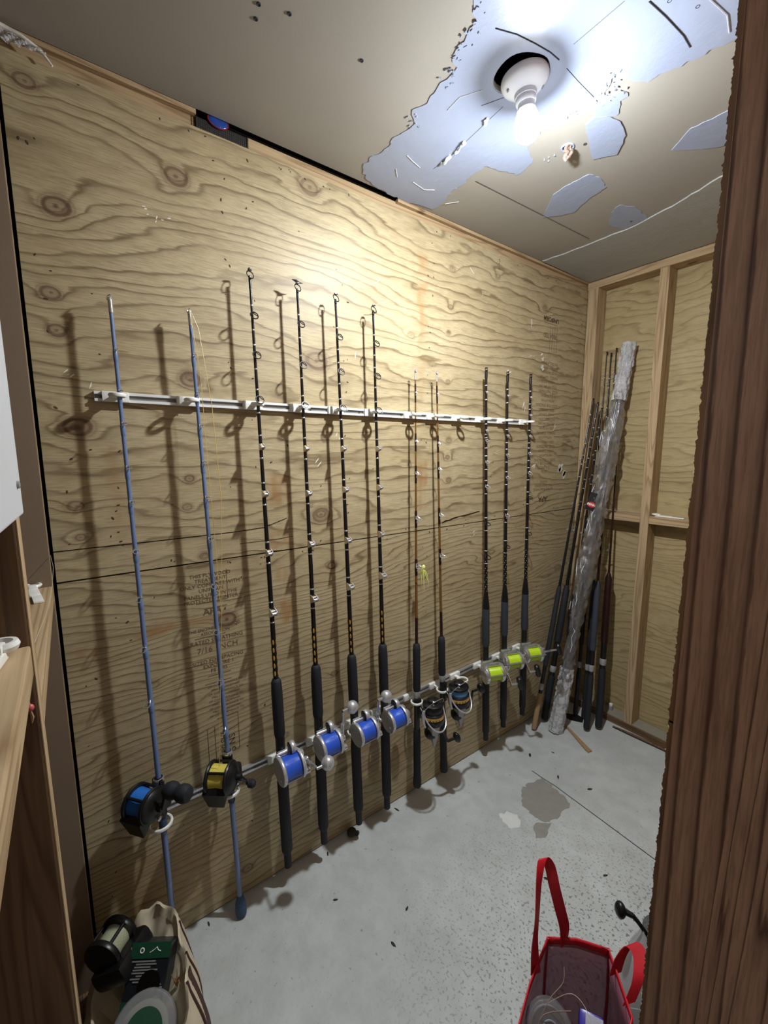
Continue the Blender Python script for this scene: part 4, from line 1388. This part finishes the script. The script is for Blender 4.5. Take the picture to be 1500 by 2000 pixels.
corner_rod('black rod with a pale cork butt leaning in the corner', (.075, 1.955, .012), (.078, 2.355, 1.805), .0075, .0040, .0135, M_EVA, M_CORK, 7, bl=.20, fore=(.36, .80))
corner_rod('black rod with long dark foam grip beside the cork-butted rod', (.062, 2.075, .016), (.104, 2.355, 1.782), .0085, .0050, .0185, M_EVA, M_EVA, 7, fore=(.46, .78))
corner_rod('black rod half hidden by the plastic-wrapped tube, its tip lowest', (.112, 2.125, .016), (.126, 2.358, 1.75), .0080, .0045, .0165, M_EVA, M_EVA, 6, fore=(.5, .74))
corner_rod('thin dark rod, its thick black butt standing clear of the tube', (.251, 2.182, .016), (.140, 2.446, 2.070), .0058, .0020, .0165, M_EVAGREY, M_EVA, 6, True, .30, (.44, .82))
corner_rod('thin dark rod with brownish grip, rightmost butt of the corner rods', (.283, 2.250, .016), (.180, 2.448, 2.046), .0060, .0020, .0185, M_MAROON, M_EVA, 6, True, .33, (.48, .86))
corner_rod('thin dark rod behind the wrapped tube, its tip nearest the corner stud', (.140, 2.262, .012), (.088, 2.449, 2.060), .0050, .0018, .0120, M_EVA, M_EVA, 6, True)
corner_rod('thin dark rod behind the wrapped tube, its tip second from the corner stud', (.185, 2.270, .012), (.112, 2.449, 2.050), .0055, .0032, .0120, M_EVA, M_EVA, 6)

# plastic-wrapped tube
A, B = Vector((.150, 2.045, .004)), Vector((.222, 2.412, 2.085))
ax = (B - A).normalized()
LT = (B - A).length
tube = thing('wrapped_rod_tube', 'long clear plastic sleeve with bubble-wrapped ends and a black tag, leaning in the corner', 'packaged rod', group=None, M=along(A, ax))


def sleeve(z0, z1, rfun, amp, seed, seg=26, n=60, cap=True):
    r3 = np.random.RandomState(seed)
    vs, fs = [], []
    for i in range(n):
        z = z0 + (z1 - z0) * i / (n - 1)
        for j in range(seg):
            a = 2 * PI * j / seg
            k = 1 + amp * (2 * float(vnoise(np.array([j * .9 + seed]), np.array([z * 34.0]), seed)[0]) + r3.uniform(-.35, .35))
            if j == seg - 1:
                k = 1 + amp * r3.uniform(-.2, .2)
            rx, ry = rfun(z)
            vs.append((rx * k * math.cos(a), ry * k * math.sin(a), z))
    for i in range(n - 1):
        for j in range(seg):
            j2 = (j + 1) % seg
            fs.append((i * seg + j, i * seg + j2, (i + 1) * seg + j2, (i + 1) * seg + j))
    if cap:
        fs += [tuple(range(seg))[::-1], tuple((n - 1) * seg + j for j in range(seg))]
    return MB().add(vs, fs)


def rs_(z):
    b = .034 + .014 * math.exp(-((z - 1.25) / .35) ** 2) + .006 * math.sin(z * 9)
    return (b * 1.15, b * .85)


sleeve(.30, LT - .26, rs_, .28, 3, n=90).build('plastic_sleeve', M_FILM, tube)
sleeve(LT - .30, LT, lambda z: (.034 - .004 * (z > LT - .02), .034), .16, 5, seg=36, n=80).build('bubble_wrap', M_BUBBLE, tube)
sleeve(0.0, .36, lambda z: (.036 - .006 * z, .036 - .006 * z), .16, 6, seg=36, n=90).build('bubble_wrap', M_BUBBLE, tube)
mb = MB()
for k, (a, b) in enumerate([(.008, .004), (-.010, .006), (.004, -.012)]):
    mb.tube([(a, b, .06), (a * .8, b * .8, LT * .5), (a * .6, b * .5, LT - .03)], [.007, .006, .0035], 8)
mb.build('packed_rod_sections', M_BLACK, tube)
MB().lathe([(.016, .05), (.016, .55)], Matrix.Translation((.004, .004, 0)), 16).build('packed_grip', M_EVA, tube)
mb = MB()
for k in range(26):
    z = .35 + rr.random() * 1.4
    a = rr.uniform(-2.6, .6)
    q = rs_(z)
    p = Vector((q[0] * 1.12 * math.cos(a), q[1] * 1.12 * math.sin(a), z))
    mb.tube([p, p * 1.0 + Vector((rr.uniform(-.008, .008), rr.uniform(-.008, .008), rr.uniform(.01, .05))), p + Vector((rr.uniform(-.014, .014), rr.uniform(-.01, .01), rr.uniform(.05, .10)))], [.0006, .0022, .0006], 5)
mb.build('film_creases', simple('film_crease', lin(215, 218, 224), .15), tube)
MB().box((.018, -.040, 1.62), (.020, .0012, .05), Matrix.Rotation(.2, 4, 'Z')).build('barcode_label', M_WHITE, tube, smooth=False)
MB().box((.022, -.038, .70), (.016, .0012, .045), Matrix.Rotation(.2, 4, 'Z')).build('barcode_label', M_WHITE, tube, smooth=False)
# hang tag facing the room
tc = Vector((.185, 2.214, 1.265))
tn = (Vector((1.335, 0, 1.53)) - tc)
tn.z = 0.1
tn.normalize()
tx = Z.cross(tn).normalized()
ty = tn.cross(tx)
tilt = Matrix.Rotation(-.30, 3, 'Z')
TM = tube.matrix_world.inverted() @ Matrix.Translation(tc) @ Matrix((tx, ty, tn)).transposed().to_4x4() @ tilt.to_4x4()
tg = MB().box((0, 0, 0), (.050, .095, .0015), b=.0006).build('hang_tag', M_TAGBLK, tube, smooth=False)
tg.matrix_local = TM
o = MB().lathe([(.020, .0008), (.020, .0018)], Matrix.Translation((0, -.016, 0)) @ Matrix.Diagonal((1.05, .72, 1, 1)), 24).build('tag_oval', M_TAGRED, tg)
text_mesh('tag_lettering', 'PENN', .0165, Matrix.Translation((0, -.0215, .0022)), M_WHITE, tg, 'CENTER', .0005)
MB().torus((0, .005, .0012), (0, 0, 1), .012, .001, 18, 5, sc=(1.5, .4, 1)).build('tag_print', M_GREYINK, tg)
MB().tube([(.0, .040, 0), (.02, .045, -.002), (.045, .03, -.012)], .0025, 6).build('tag_loop', M_BLACKPL, tg)

# ------------------------------------------------------------------ small things on the framing
mb = MB()
mb.box((0, 0, .004), (.075, .020, .007), b=.0015).box((-.026, 0, .010), (.020, .016, .008), b=.002).torus((-.038, .002, .010), (0, 0, 1), .014, .004, 18, 6)
mb.box((.060, .002, .003), (.060, .018, .005), b=.001)
o = mb.build('plastic_clip', M_WHITE)
o.location = (.455, 2.405, 1.198)
tag(o, 'white plastic rod clips lying on the far wall blocking', 'clip')
o = bpy.data.objects.new('plastic_clip', o.data)
COL.objects.link(o)
o.location = (.085, -.086, 1.206)
o.rotation_euler = (0, 0, .12)
tag(o, 'white plastic rod clip on the lower blocking by the corner', 'clip')
o = bpy.data.objects.new('plastic_clip', o.data)
COL.objects.link(o)
o.location = (.750, -.084, 1.302)
o.rotation_euler = (0, 0, -.15)
o.scale = (.9, 1.0, 1.4)
tag(o, 'white plastic rod clip on the upper blocking beside the dark stud', 'clip')
bd = thing('bead_float', 'tiny pink bead float pinned to the dark stud under the upper blocking', 'float', (.6985, -.060, 1.226))
MB().sphere((0, 0, 0), .0042, (1, 1, 1.1), None, 12, 8).build('bead', simple('pink_bead', lin(196, 96, 92), .4), bd)
MB().tube([(0, 0, -.004), (.001, .001, -.012), (0, 0, -.020)], [.0012, .0022, .0006], 6).build('bead_tail', M_CORK, bd)
MB().tube([(0, 0, .004), (-.001, 0, .016)], .0005, 5).build('bead_line', M_CLEARLN, bd)
sl = tag(MB().tube([(.660, -.0515, 1.292), (.50, -.046, 1.278), (.30, -.043, 1.268), (.12, -.044, 1.270), (.036, -.050, 1.282)], .0005, 5).build('stray_line', M_CLEARLN), 'stray strand of fishing line strung between the near wall studs', 'fishing line')
# white louvred metal cover
M = Matrix.Translation((.785, -.030, 1.470)) @ Matrix.Rotation(-.045, 4, 'Z')
pn = thing('louvred_cover', 'white louvred metal cover fixed across the near wall studs', 'panel', M=M)
MB().box((.20, -.010, .36), (.40, .004, .72), b=.002).box((.002, -.016, .36), (.004, .012, .72)).box((.2, -.016, .002), (.40, .012, .004)).build('cover_plate', M_WHITEMET, pn, smooth=False)
for i in range(26):
    z = .030 + i * .0105
    MB().add([(.15, -.008, z + .007), (.36, -.008, z + .007), (.36, -.003, z), (.152, -.003, z), (.15, -.0085, z - .0005), (.36, -.0085, z - .0005)], [(0, 1, 2, 3), (3, 2, 5, 4), (0, 3, 4), (1, 5, 2), (0, 4, 5, 1)]).build('louvre', M_WHITEMET, pn, smooth=False)
for z in (.03, .69):
    MB().lathe([(.004, 0), (.0035, .002), (.001, .0025)], along((.022, -.008, z), Y), 10).build('screw', M_SILVERDK, pn)
# cable and film in the ceiling corner
cb = thing('white_cable', 'white electric cable in torn clear plastic at the ceiling corner', 'cable', (.02, 0, 2.40))
MB().tube([(.02, -.10, .030), (.0, -.034, .024), (.0, -.015, .022), (.006, .000, .017), (.002, .015, .014), (0, .028, .010), (0, .040, -.001), (0, .051, -.014)], [.005, .005, .0048, .0035, .003, .003, .0028, .0022], 8).build('cable', M_WHITE, cb)
mb = MB()
vs, fs = [], []
for a in range(15):
    for b in range(6):
        y = -.04 + a * .0058
        z = .020 - .0055 * b * (1.1 - a / 18) + .0015 * math.sin(a * 2.1 + b) - a * .0009
        vs.append((.003 + .004 * math.sin(a * 1.7 + b * 1.3) + .001 * b, y, z))
for a in range(14):
    for b in range(5):
        q = a * 6 + b
        fs.append((q, q + 6, q + 7, q + 1))
mb.add(vs, fs)
mb.build('torn_plastic', M_BUBBLE, cb)
# screen patch in the gap above the plywood, with a can end behind it
sp = thing('screen_patch', 'black mesh screen patch in the gap under the ceiling edge', 'screen', (-.004, .431, 2.412))
mb = MB().box((-.004, 0, 0), (.001, .142, .034))
for i in range(24):
    mb.box((-.003, -.069 + i * .006, 0), (.001, .0012, .034))
for i in range(6):
    mb.box((-.0028, 0, -.015 + i * .006), (.001, .142, .0012))
mb.build('mesh', M_MESH, sp, smooth=False)
MB().tube([(.0, -.071, -.0175), (.0, .071, -.0175), (.0, .071, .0175)], .0013, 5).tube([(.0, -.071, -.0175), (.0, -.071, .0175)], .0013, 5).build('screen_edge', M_BLACKPL, sp)
cn = thing('crushed_can', 'crumpled blue and red can end wedged in the gap by the screen', 'can', (-.002, .419, 2.436))
MB().sphere((0, 0, 0), .027, (.10, 1, .60), None, 20, 10).build('blue_face', M_CANBLUE, cn)
MB().torus((0, 0, 0), (1, 0, 0), .0275, .0018, 28, 6, sc=(1, .64, 1)).build('red_rim', M_CANRED, cn)

# ------------------------------------------------------------------ floor litter and offcuts
st = tag(MB().prism([(-.001, 0), (.014, .004), (.195, -.080), (.188, -.104), (.17, -.098)], .002, .007, Matrix.Translation((.160, 2.125, 0))).build('wood_offcut', M_CORK, smooth=False), 'flat pale wooden sliver on the floor before the corner rods', 'offcut')
sv = tag(MB().tube([(.321, 2.336, .006), (.42, 2.343, .008), (.50, 2.350, .006), (.66, 2.358, .005)], [.003, .006, .007, .005], 6).build('wood_splinter', M_PINEDK), 'long thin wood splinter lying along the far sole plate', 'offcut')
MB().tube([(.321, 2.330, .003), (.42, 2.336, .003), (.60, 2.347, .003)], [.002, .004, .003], 6).build('bark_edge', M_DARKLEAF, sv)
db = tag(MB().prism([(.09, 2.235), (.10, 2.20), (.150, 2.205), (.20, 2.235), (.185, 2.275), (.15, 2.28)], .0005, .004).build('dark_card', M_TAGBLK, smooth=False), 'dark scrap of card on the floor behind the wrapped tube', 'card')
jar = thing('small_vial', 'tiny clear vial standing on the sole plate beside the corner rods', 'vial', (.262, 2.425, .0405))
MB().lathe([(.011, 0), (.011, .026), (.008, .029)], seg=14).build('glass_body', M_BAGPL, jar)
MB().lathe([(.010, .029), (.010, .037), (.006, .038)], seg=14).build('cap', M_WHITE, jar)
wn2 = tag(MB().sphere((.030, .797, .016), .017, (1, 1.2, .9), None, 12, 8).sphere((.040, .815, .009), .009, (1, 1.3, 1), None, 8, 6).build('dirt_clod', M_DARKLEAF), 'dark rounded clod on the floor against the plywood', 'debris')
LEAF = [(.209, .618, 'curled dark leaf scrap alone on the bare floor, out from the middle blue-line reels'), (.378, .798, 'dark leaf scrap in the open middle of the floor'), (.043, .68, 'leaf scrap at the foot of the plywood under the blue-line reels'), (.028, .247, 'leaf scrap at the plywood foot between the canvas bag and the knobbed rod butt'),
        (.349, 1.748, 'leaf scrap on the slab just beyond the large damp stain'), (.477, 1.796, 'leaf scrap beyond the damp stain, on the doorway side'), (.239, 1.88, 'leaf scrap between the wrapped tube and the damp stain'), (.18, 1.769, 'leaf scrap on the floor below the chartreuse reels'),
        (.434, .696, 'leaf scrap lying closest to the red tote handle side of the open floor'), (.04, 1.02, 'leaf scrap against the plywood under the spinning reels'), (.60, 1.268, 'dark scrap showing through the loop of the red tote handle'), (.72, 1.45, 'leaf scrap on the pitted concrete behind the red tote')]
leaf0 = None
for i, (x, y, lab) in enumerate(LEAF):
    if leaf0 is None:
        pts = [(-.014, 0), (-.006, .005), (.006, .004), (.015, .001), (.006, -.004), (-.006, -.004)]
        o = MB().add([(a, b, .0015 + .003 * abs(b) * 100 * .3 + .001) for a, b in pts] + [(a, b, .0002) for a, b in pts], [(0, 1, 2, 3, 4, 5)[::-1], (6, 7, 8, 9, 10, 11)[::-1]] + [(k, (k + 1) % 6, 6 + (k + 1) % 6, 6 + k) for k in range(6)]).build('leaf_scrap', M_DARKLEAF, smooth=False)
        leaf0 = o
    else:
        o = leaf0.copy()
        COL.objects.link(o)
    o.location = (x, y, .0)
    o.rotation_euler = (0, 0, rr.uniform(0, 6.28))
    s = rr.uniform(.55, 1.05)
    o.scale = (s, s * rr.uniform(.6, 1.3), s)
    tag(o, lab, 'leaf', 'leaf scraps scattered on the floor')

# ------------------------------------------------------------------ canvas bag with boxed tackle
bag = thing('canvas_bag', 'cream canvas bag with leather piping slumped in the near corner', 'bag', (.26, .035, 0))


def bag_pt(u, v):
    """u angle, v 0..1 base to rim"""
    c, s = math.cos(u), math.sin(u)
    ex, ey = .205, .128
    p = 2.6
    k = (abs(c) ** p + abs(s) ** p) ** (-1 / p)
    bulge = 1.0 + .10 * math.sin(PI * min(1, v * 1.1)) - .18 * v * v
    back = max(0, -c) * .5 + max(0, s) * .75
    hgt = .125 + .175 * min(1, back) + .008 * math.sin(u * 7) + .006 * math.sin(u * 13 + 1)
    wr_ = 1 + .018 * math.sin(u * 11 + v * 5) + .014 * math.sin(u * 19 - v * 9)
    return Vector((ex * k * c * bulge * wr_, ey * k * s * bulge * wr_, max(.001, hgt * v)))


vs, fs = [], []
NU, NV = 72, 16
for j in range(NV + 1):
    for i in range(NU):
        vs.append(bag_pt(2 * PI * i / NU, j / NV))
for j in range(1, 9):
    for i in range(NU):
        p = bag_pt(2 * PI * i / NU, 1.0)
        k = 1 - .05 * min(j, 2) - .085 * max(0, j - 2)
        vs.append(Vector((p.x * k, p.y * k, p.z - .012 * j * (1 if j > 1 else .2) - .004 * math.sin(i * .8 + j))))
NR = NV + 1 + 8
for j in range(NR - 1):
    for i in range(NU):
        a, b = j * NU + i, j * NU + (i + 1) % NU
        fs.append((a, b, b + NU, a + NU))
fs.append(tuple(range(NU))[::-1])
fs.append(tuple((NR - 1) * NU + i for i in range(NU)))
MB().add(vs, fs).build('bag_body', M_CANVAS, bag)
for u, r in ((.30, .003), (.95, .003), (1.35, .0025), (1.75, .0025), (-.9, .003)):
    MB().tube([bag_pt(u + .10 * v, v) * 1.006 for v in [k / 12 for k in range(13)]], r, 6).build('piping', M_LEATHER, bag)
mb = MB()
pts = [bag_pt(1.15 + .05 * v, v) * 1.008 for v in [k / 12 for k in range(13)]]
mb.ribbon(pts, [Vector((-.6, .35, .2))] * 13, .018, .003)
mb.build('strap', M_LEATHER, bag)
vsl, fsl = [], []
for a in range(9):
    for b in range(7):
        u = .05 + .62 * a / 8 + .02 * b
        v = .06 + .62 * b / 6 * (1 - .3 * abs(a - 4) / 4)
        vsl.append(bag_pt(u, v) * 1.012)
for a in range(8):
    for b in range(6):
        q = a * 7 + b
        fsl.append((q, q + 7, q + 8, q + 1))
MB().add(vsl, fsl).build('leather_corner', M_LEATHER, bag)

# boxed reel in the bag
nrm = Vector((.62, -.42, .66)).normalized()
tx = Z.cross(nrm).normalized()
ty = nrm.cross(tx)
BM = Matrix.Translation((.262, .052, .238)) @ Matrix((tx, ty, nrm)).transposed().to_4x4()
bx = thing('reel_box', 'green and black printed reel box standing in the canvas bag', 'box', M=BM)
MB().box((0, -.015, -.030), (.098, .150, .058), b=.002).build('carton', M_BLKCARD, bx, smooth=False)
MB().box((0, .046, .0006), (.098, .030, .0012)).build('green_header', M_GREEN, bx, smooth=False)
MB().box((0, -.055, .0005), (.098, .022, .0010)).build('green_footer', M_GREEN, bx, smooth=False)
mb = MB()
for k in range(15):
    y = .026 - k * .0052
    if k < 8:
        mb.box((-.014 + .008 * (k % 2), y, .0006), (.060 - .01 * (k % 3), .0026, .001))
    else:
        mb.box((.030, y, .0006), (.026 - .004 * (k % 3), .0026, .001))
mb.build('print_lines', M_GREYINK, bx, smooth=False)
MB().lathe([(.027, .0002), (.027, .0016)], Matrix.Translation((.010, -.016, 0)), 28).build('dark_disc', M_VOID, bx)
MB().torus((-.022, .046, .0016), (0, 0, 1), .0045, .0014, 14, 5).build('header_ring', M_WHITE, bx)
MB().tube([(-.002, .042, .0015), (.008, .047, .0018), (.014, .052, .0018), (.018, .046, .0018), (.025, .044, .0015)], .0010, 5).build('header_swash', M_WHITE, bx)
MB().box((-.050, .035, -.004), (.003, .034, .006)).build('white_edge', M_WHITE, bx, smooth=False)
# black reel at the wall side of the bag
RM = Matrix.Translation((.158, -.012, .268)) @ Matrix.Rotation(-.75, 4, 'Z') @ Matrix.Rotation(.5, 4, 'X')
br = thing('loose_reel', 'loose black reel wound with pale line lying in the canvas bag', 'reel', M=RM)
mb = MB()
for s in (-1, 1):
    mb.lathe([(.030, -.008), (.046, -.007), (.048, 0), (.046, .006), (.030, .008)], Matrix.Translation((s * .030, 0, 0)) @ Matrix(((0, 0, 1), (0, 1, 0), (-1, 0, 0))).to_4x4(), 30)
for a in (.6, 2.2, 3.6, 5.0):
    mb.cyl((-.03, .043 * math.cos(a), .043 * math.sin(a)), (.03, .043 * math.cos(a), .043 * math.sin(a)), .004, seg=8)
mb.build('reel_frame', M_BLACKPL, br)
MB().lathe([(.034, -.026), (.032, 0), (.034, .026)], Matrix(((0, 0, 1), (0, 1, 0), (-1, 0, 0))).to_4x4(), 28).build('line_spool', M_LPALE, br)
MB().box((.0, .01, -.045), (.11, .10, .05), b=.015).build('case', M_BLACKPL, br)
# clear line spool in front
SM = along((.352, .030, .205), (.62, -.12, .78)) @ Matrix.Diagonal((1.3, 1.3, 1.1, 1))
ls = thing('line_spool_pack', 'clear plastic line spool with green centre label on the canvas bag', 'spool', M=SM)
MB().lathe([(.030, -.030), (.052, -.026), (.054, -.020), (.054, -.004), (.052, 0), (.048, .0015), (.031, .0015), (.029, -.004)], seg=40, cap=False).build('clear_rim', m_film('spool_plastic', (.8, .82, .82, 1), .05, .2, 10, .2, .22), ls)
MB().lathe([(.031, -.006), (.031, .001)], seg=32).build('green_label', M_GREEN, ls)
MB().box((.002, -.004, .0016), (.030, .010, .0010)).build('label_print', M_GREYINK, ls, smooth=False)
MB().lathe([(.040, -.028), (.040, -.006)], seg=32).build('wound_line', M_LPALE, ls)
fc = thing('frayed_cord', 'frayed tan cord end sticking out beside the reel box', 'cord', (.305, .112, .225))
mb = MB()
for k in range(9):
    a = k * .7
    mb.tube([(0, 0, -.02), (.006 * math.cos(a), .006 * math.sin(a), .0), (.012 * math.cos(a), .012 * math.sin(a), .018 - .03 * (k % 2))], [.002, .0016, .0006], 5)
mb.build('fibres', M_TAN, fc)

# ------------------------------------------------------------------ red tote with tackle
tote = thing('tote_bag', 'red trimmed see-through tote bag of tackle beside the door jamb', 'bag', (.95, .79, 0))
O = Vector((.95, .79, 0))
rim = [Vector(p) - O for p in [(.857, .846, .355), (.905, .886, .372), (.958, .936, .360), (.995, .905, .352), (1.045, .855, .355), (1.060, .78, .350), (1.02, .66, .345), (.96, .60, .345), (.918, .640, .350), (.885, .735, .352)]]
bot = [Vector((p.x * .92 + .006, p.y * .92, .002)) for p in rim]
NRM = len(rim)


def wall_strip(mb, k0, k1, lo, hi, nv=6, off=0.0):
    vs, fs = [], []
    seq = [k % NRM for k in range(k0, k1 + 1)]
    fine = []
    for a, b in zip(seq[:-1], seq[1:]):
        for t_ in range(4):
            fine.append((rim[a].lerp(rim[b], t_ / 4), bot[a].lerp(bot[b], t_ / 4)))
    fine.append((rim[seq[-1]], bot[seq[-1]]))
    for (r_, b_) in fine:
        for j in range(nv + 1):
            v = lo + (hi - lo) * j / nv
            p = b_.lerp(r_, v)
            bul = math.sin(PI * v) * .012
            out = Vector((p.x, p.y, 0)).normalized()
            vs.append(p + out * (bul + off))
    n = len(fine)
    for i in range(n - 1):
        for j in range(nv):
            a = i * (nv + 1) + j
            fs.append((a, a + nv + 1, a + nv + 2, a + 1))
    return mb.add(vs, fs)


def solid(o, t_):
    md = o.modifiers.new('thick', 'SOLIDIFY')
    md.thickness = t_
    md.offset = 0
    return o


for k0, k1 in ((0, 2), (2, 5), (5, 7), (7, 10)):
    solid(wall_strip(MB(), k0, k1, .02, .95).build('vinyl_panel', M_VINYL, tote), .0012)
solid(wall_strip(MB(), 0, NRM, .925, 1.0, 2, .002).build('rim_trim', M_RED, tote), .003)
solid(MB().add([b for b in bot], [tuple(range(NRM))]).build('base_panel', M_RED, tote), .002)
for k in (0, 2, 5, 7):
    MB().tube([bot[k].lerp(rim[k], j / 8) * 1 + Vector((rim[k].x, rim[k].y, 0)).normalized() * (.012 * math.sin(PI * j / 8) + .001) for j in range(9)], .0035, 6).build('corner_trim', M_RED, tote)


def bez(P, n=24):
    """smooth curve through points (Catmull-Rom)"""
    P = [Vector(p) for p in P]
    out = []
    for i in range(len(P) - 1):
        a, b, c, d = P[max(0, i - 1)], P[i], P[i + 1], P[min(len(P) - 1, i + 2)]
        for j in range(n):
            t_ = j / n
            out.append(.5 * ((2 * b) + (c - a) * t_ + (2 * a - 5 * b + 4 * c - d) * t_ ** 2 + (3 * b - a - 3 * c + d) * t_ ** 3))
    out.append(P[-1])
    return out


hp = bez([Vector(p) - O for p in [(.872, .775, .33), (.866, .775, .40), (.862, .785, .47), (.850, .805, .535), (.838, .835, .565), (.846, .852, .545), (.862, .852, .50), (.878, .855, .45), (.885, .866, .40), (.884, .872, .345)]], 6)
sd = []
for i, p in enumerate(hp):
    k = i / (len(hp) - 1)
    a = .5 + 1.1 * math.sin(k * 7.0)
    sd.append(RIGHT * math.cos(a * .55) + FWD * math.sin(a * .55))
MB().ribbon(hp, sd, .026, .002).build('handle', M_RED, tote)
hp2 = bez([Vector(p) - O for p in [(.985, .915, .34), (.990, .925, .385), (1.002, .940, .418), (1.022, .935, .420), (1.035, .905, .395), (1.03, .880, .345)]], 6)
MB().ribbon(hp2, [(.5, .5, .5)] * len(hp2), .030, .002).build('handle', M_RED, tote)
# contents of the tote
for i, (x, y, z, a, lab) in enumerate([(.935, .735, .295, (.55, -.5, .65), 'clear spool of grey wire leader in the tote, on the side nearest the canvas bag'), (.985, .69, .285, (.2, -.5, .8), 'clear spool lying uppermost in the middle of the red tote')]):
    sp_ = thing('leader_spool', lab, 'spool', M=along((x, y, z), a))
    MB().lathe([(.014, -.012), (.046, -.012), (.048, -.010), (.046, -.008), (.034, -.007), (.034, .007), (.046, .008), (.048, .010), (.046, .012), (.014, .012)], seg=32, cap=False).build('clear_flanges', M_CLEAR, sp_)
    MB().lathe([(.036, -.006), (.036, .006)], seg=28).build('wound_leader', M_SILVERDK if i == 0 else M_GREYPL, sp_)
    MB().torus((0, 0, .012), (0, 0, 1), .016, .002, 20, 6).build('hub_ring', M_GREYPL, sp_)
pk = thing('tackle_pouch', 'indigo plastic tackle pouch among the spools in the red tote', 'pouch', (1.005, .775, .300))
MB().box((0, 0, 0), (.05, .10, .035), Matrix.Rotation(.5, 4, 'Z') @ Matrix.Rotation(.5, 4, 'X'), b=.008).build('pouch_body', M_BLUEPK, pk)
MB().box((.004, .002, .022), (.034, .07, .004), Matrix.Rotation(.5, 4, 'Z') @ Matrix.Rotation(.5, 4, 'X'), b=.001).build('pouch_window', M_BAGPL, pk)
fill = tag(MB().sphere((.975, .745, .135), .13, (.62, .80, .98), None, 20, 12).build('packed_tackle', M_GREYPL), 'grey bundle of packed tackle filling the bottom of the red tote', 'tackle')
ld = thing('leader_tangle', 'loose curls of pale leader line springing from the red tote', 'fishing line', (.94, .74, .315))
MB().tube(bez([(-.02, -.02, .0), (-.01, .0, .05), (.005, .02, .09), (.0, .03, .115)], 6), .0007, 5).tube(bez([(-.02, .0, .02), (.02, .03, .07), (.06, .03, .06), (.085, .0, .03)], 6), .0006, 5).build('leader_curls', M_CLEARLN, ld)
MB().tube(bez([(-.01, -.06, -.02), (-.012, -.03, .02), (.0, -.01, .035), (.03, .012, .055)], 6), .0011, 5).build('wire_trace', M_COPPER, ld)

# plastic sack and spinning reel half behind the jamb
sk = tag(MB().lathe([(.115, .002), (.118, .05), (.100, .18), (.075, .30), (.052, .36), (.050, .385)], Matrix.Translation((1.035, 1.055, 0)), 28, cap=False).build('plastic_sack', M_BAGPL), 'frosted plastic sack standing behind the red tote at the jamb', 'sack')
sr = thing('spinning_reel', 'black spinning reel with cranked handle poking out above the frosted sack', 'reel', (1.045, 1.05, .33))
MB().sphere((0, 0, 0), .030, (1, 1, 1.2), None, 18, 12).cyl((0, 0, -.02), (.0, .0, -.10), .022, .030, 20).build('reel_body', M_BLACKPL, sr)
MB().lathe([(.036, .02), (.038, .03), (.034, .06), (.036, .066), (.02, .07)], seg=24).build('spool', M_LDARK, sr)
MB().tube([(-.02, -.01, .01), (-.035, -.02, .04), (-.062, -.024, .063), (-.072, -.030, .075)], [.007, .005, .005, .0055], 8).tube([(-.072, -.030, .075), (-.086, -.038, .078)], [.006, .007], 8).build('handle_arm', M_BLACKPL, sr)
MB().sphere((-.096, -.044, .079), .020, (.62, .8, 1), Matrix.Rotation(.9, 4, 'Z'), 16, 10).build('handle_knob', M_BLACKPL, sr)
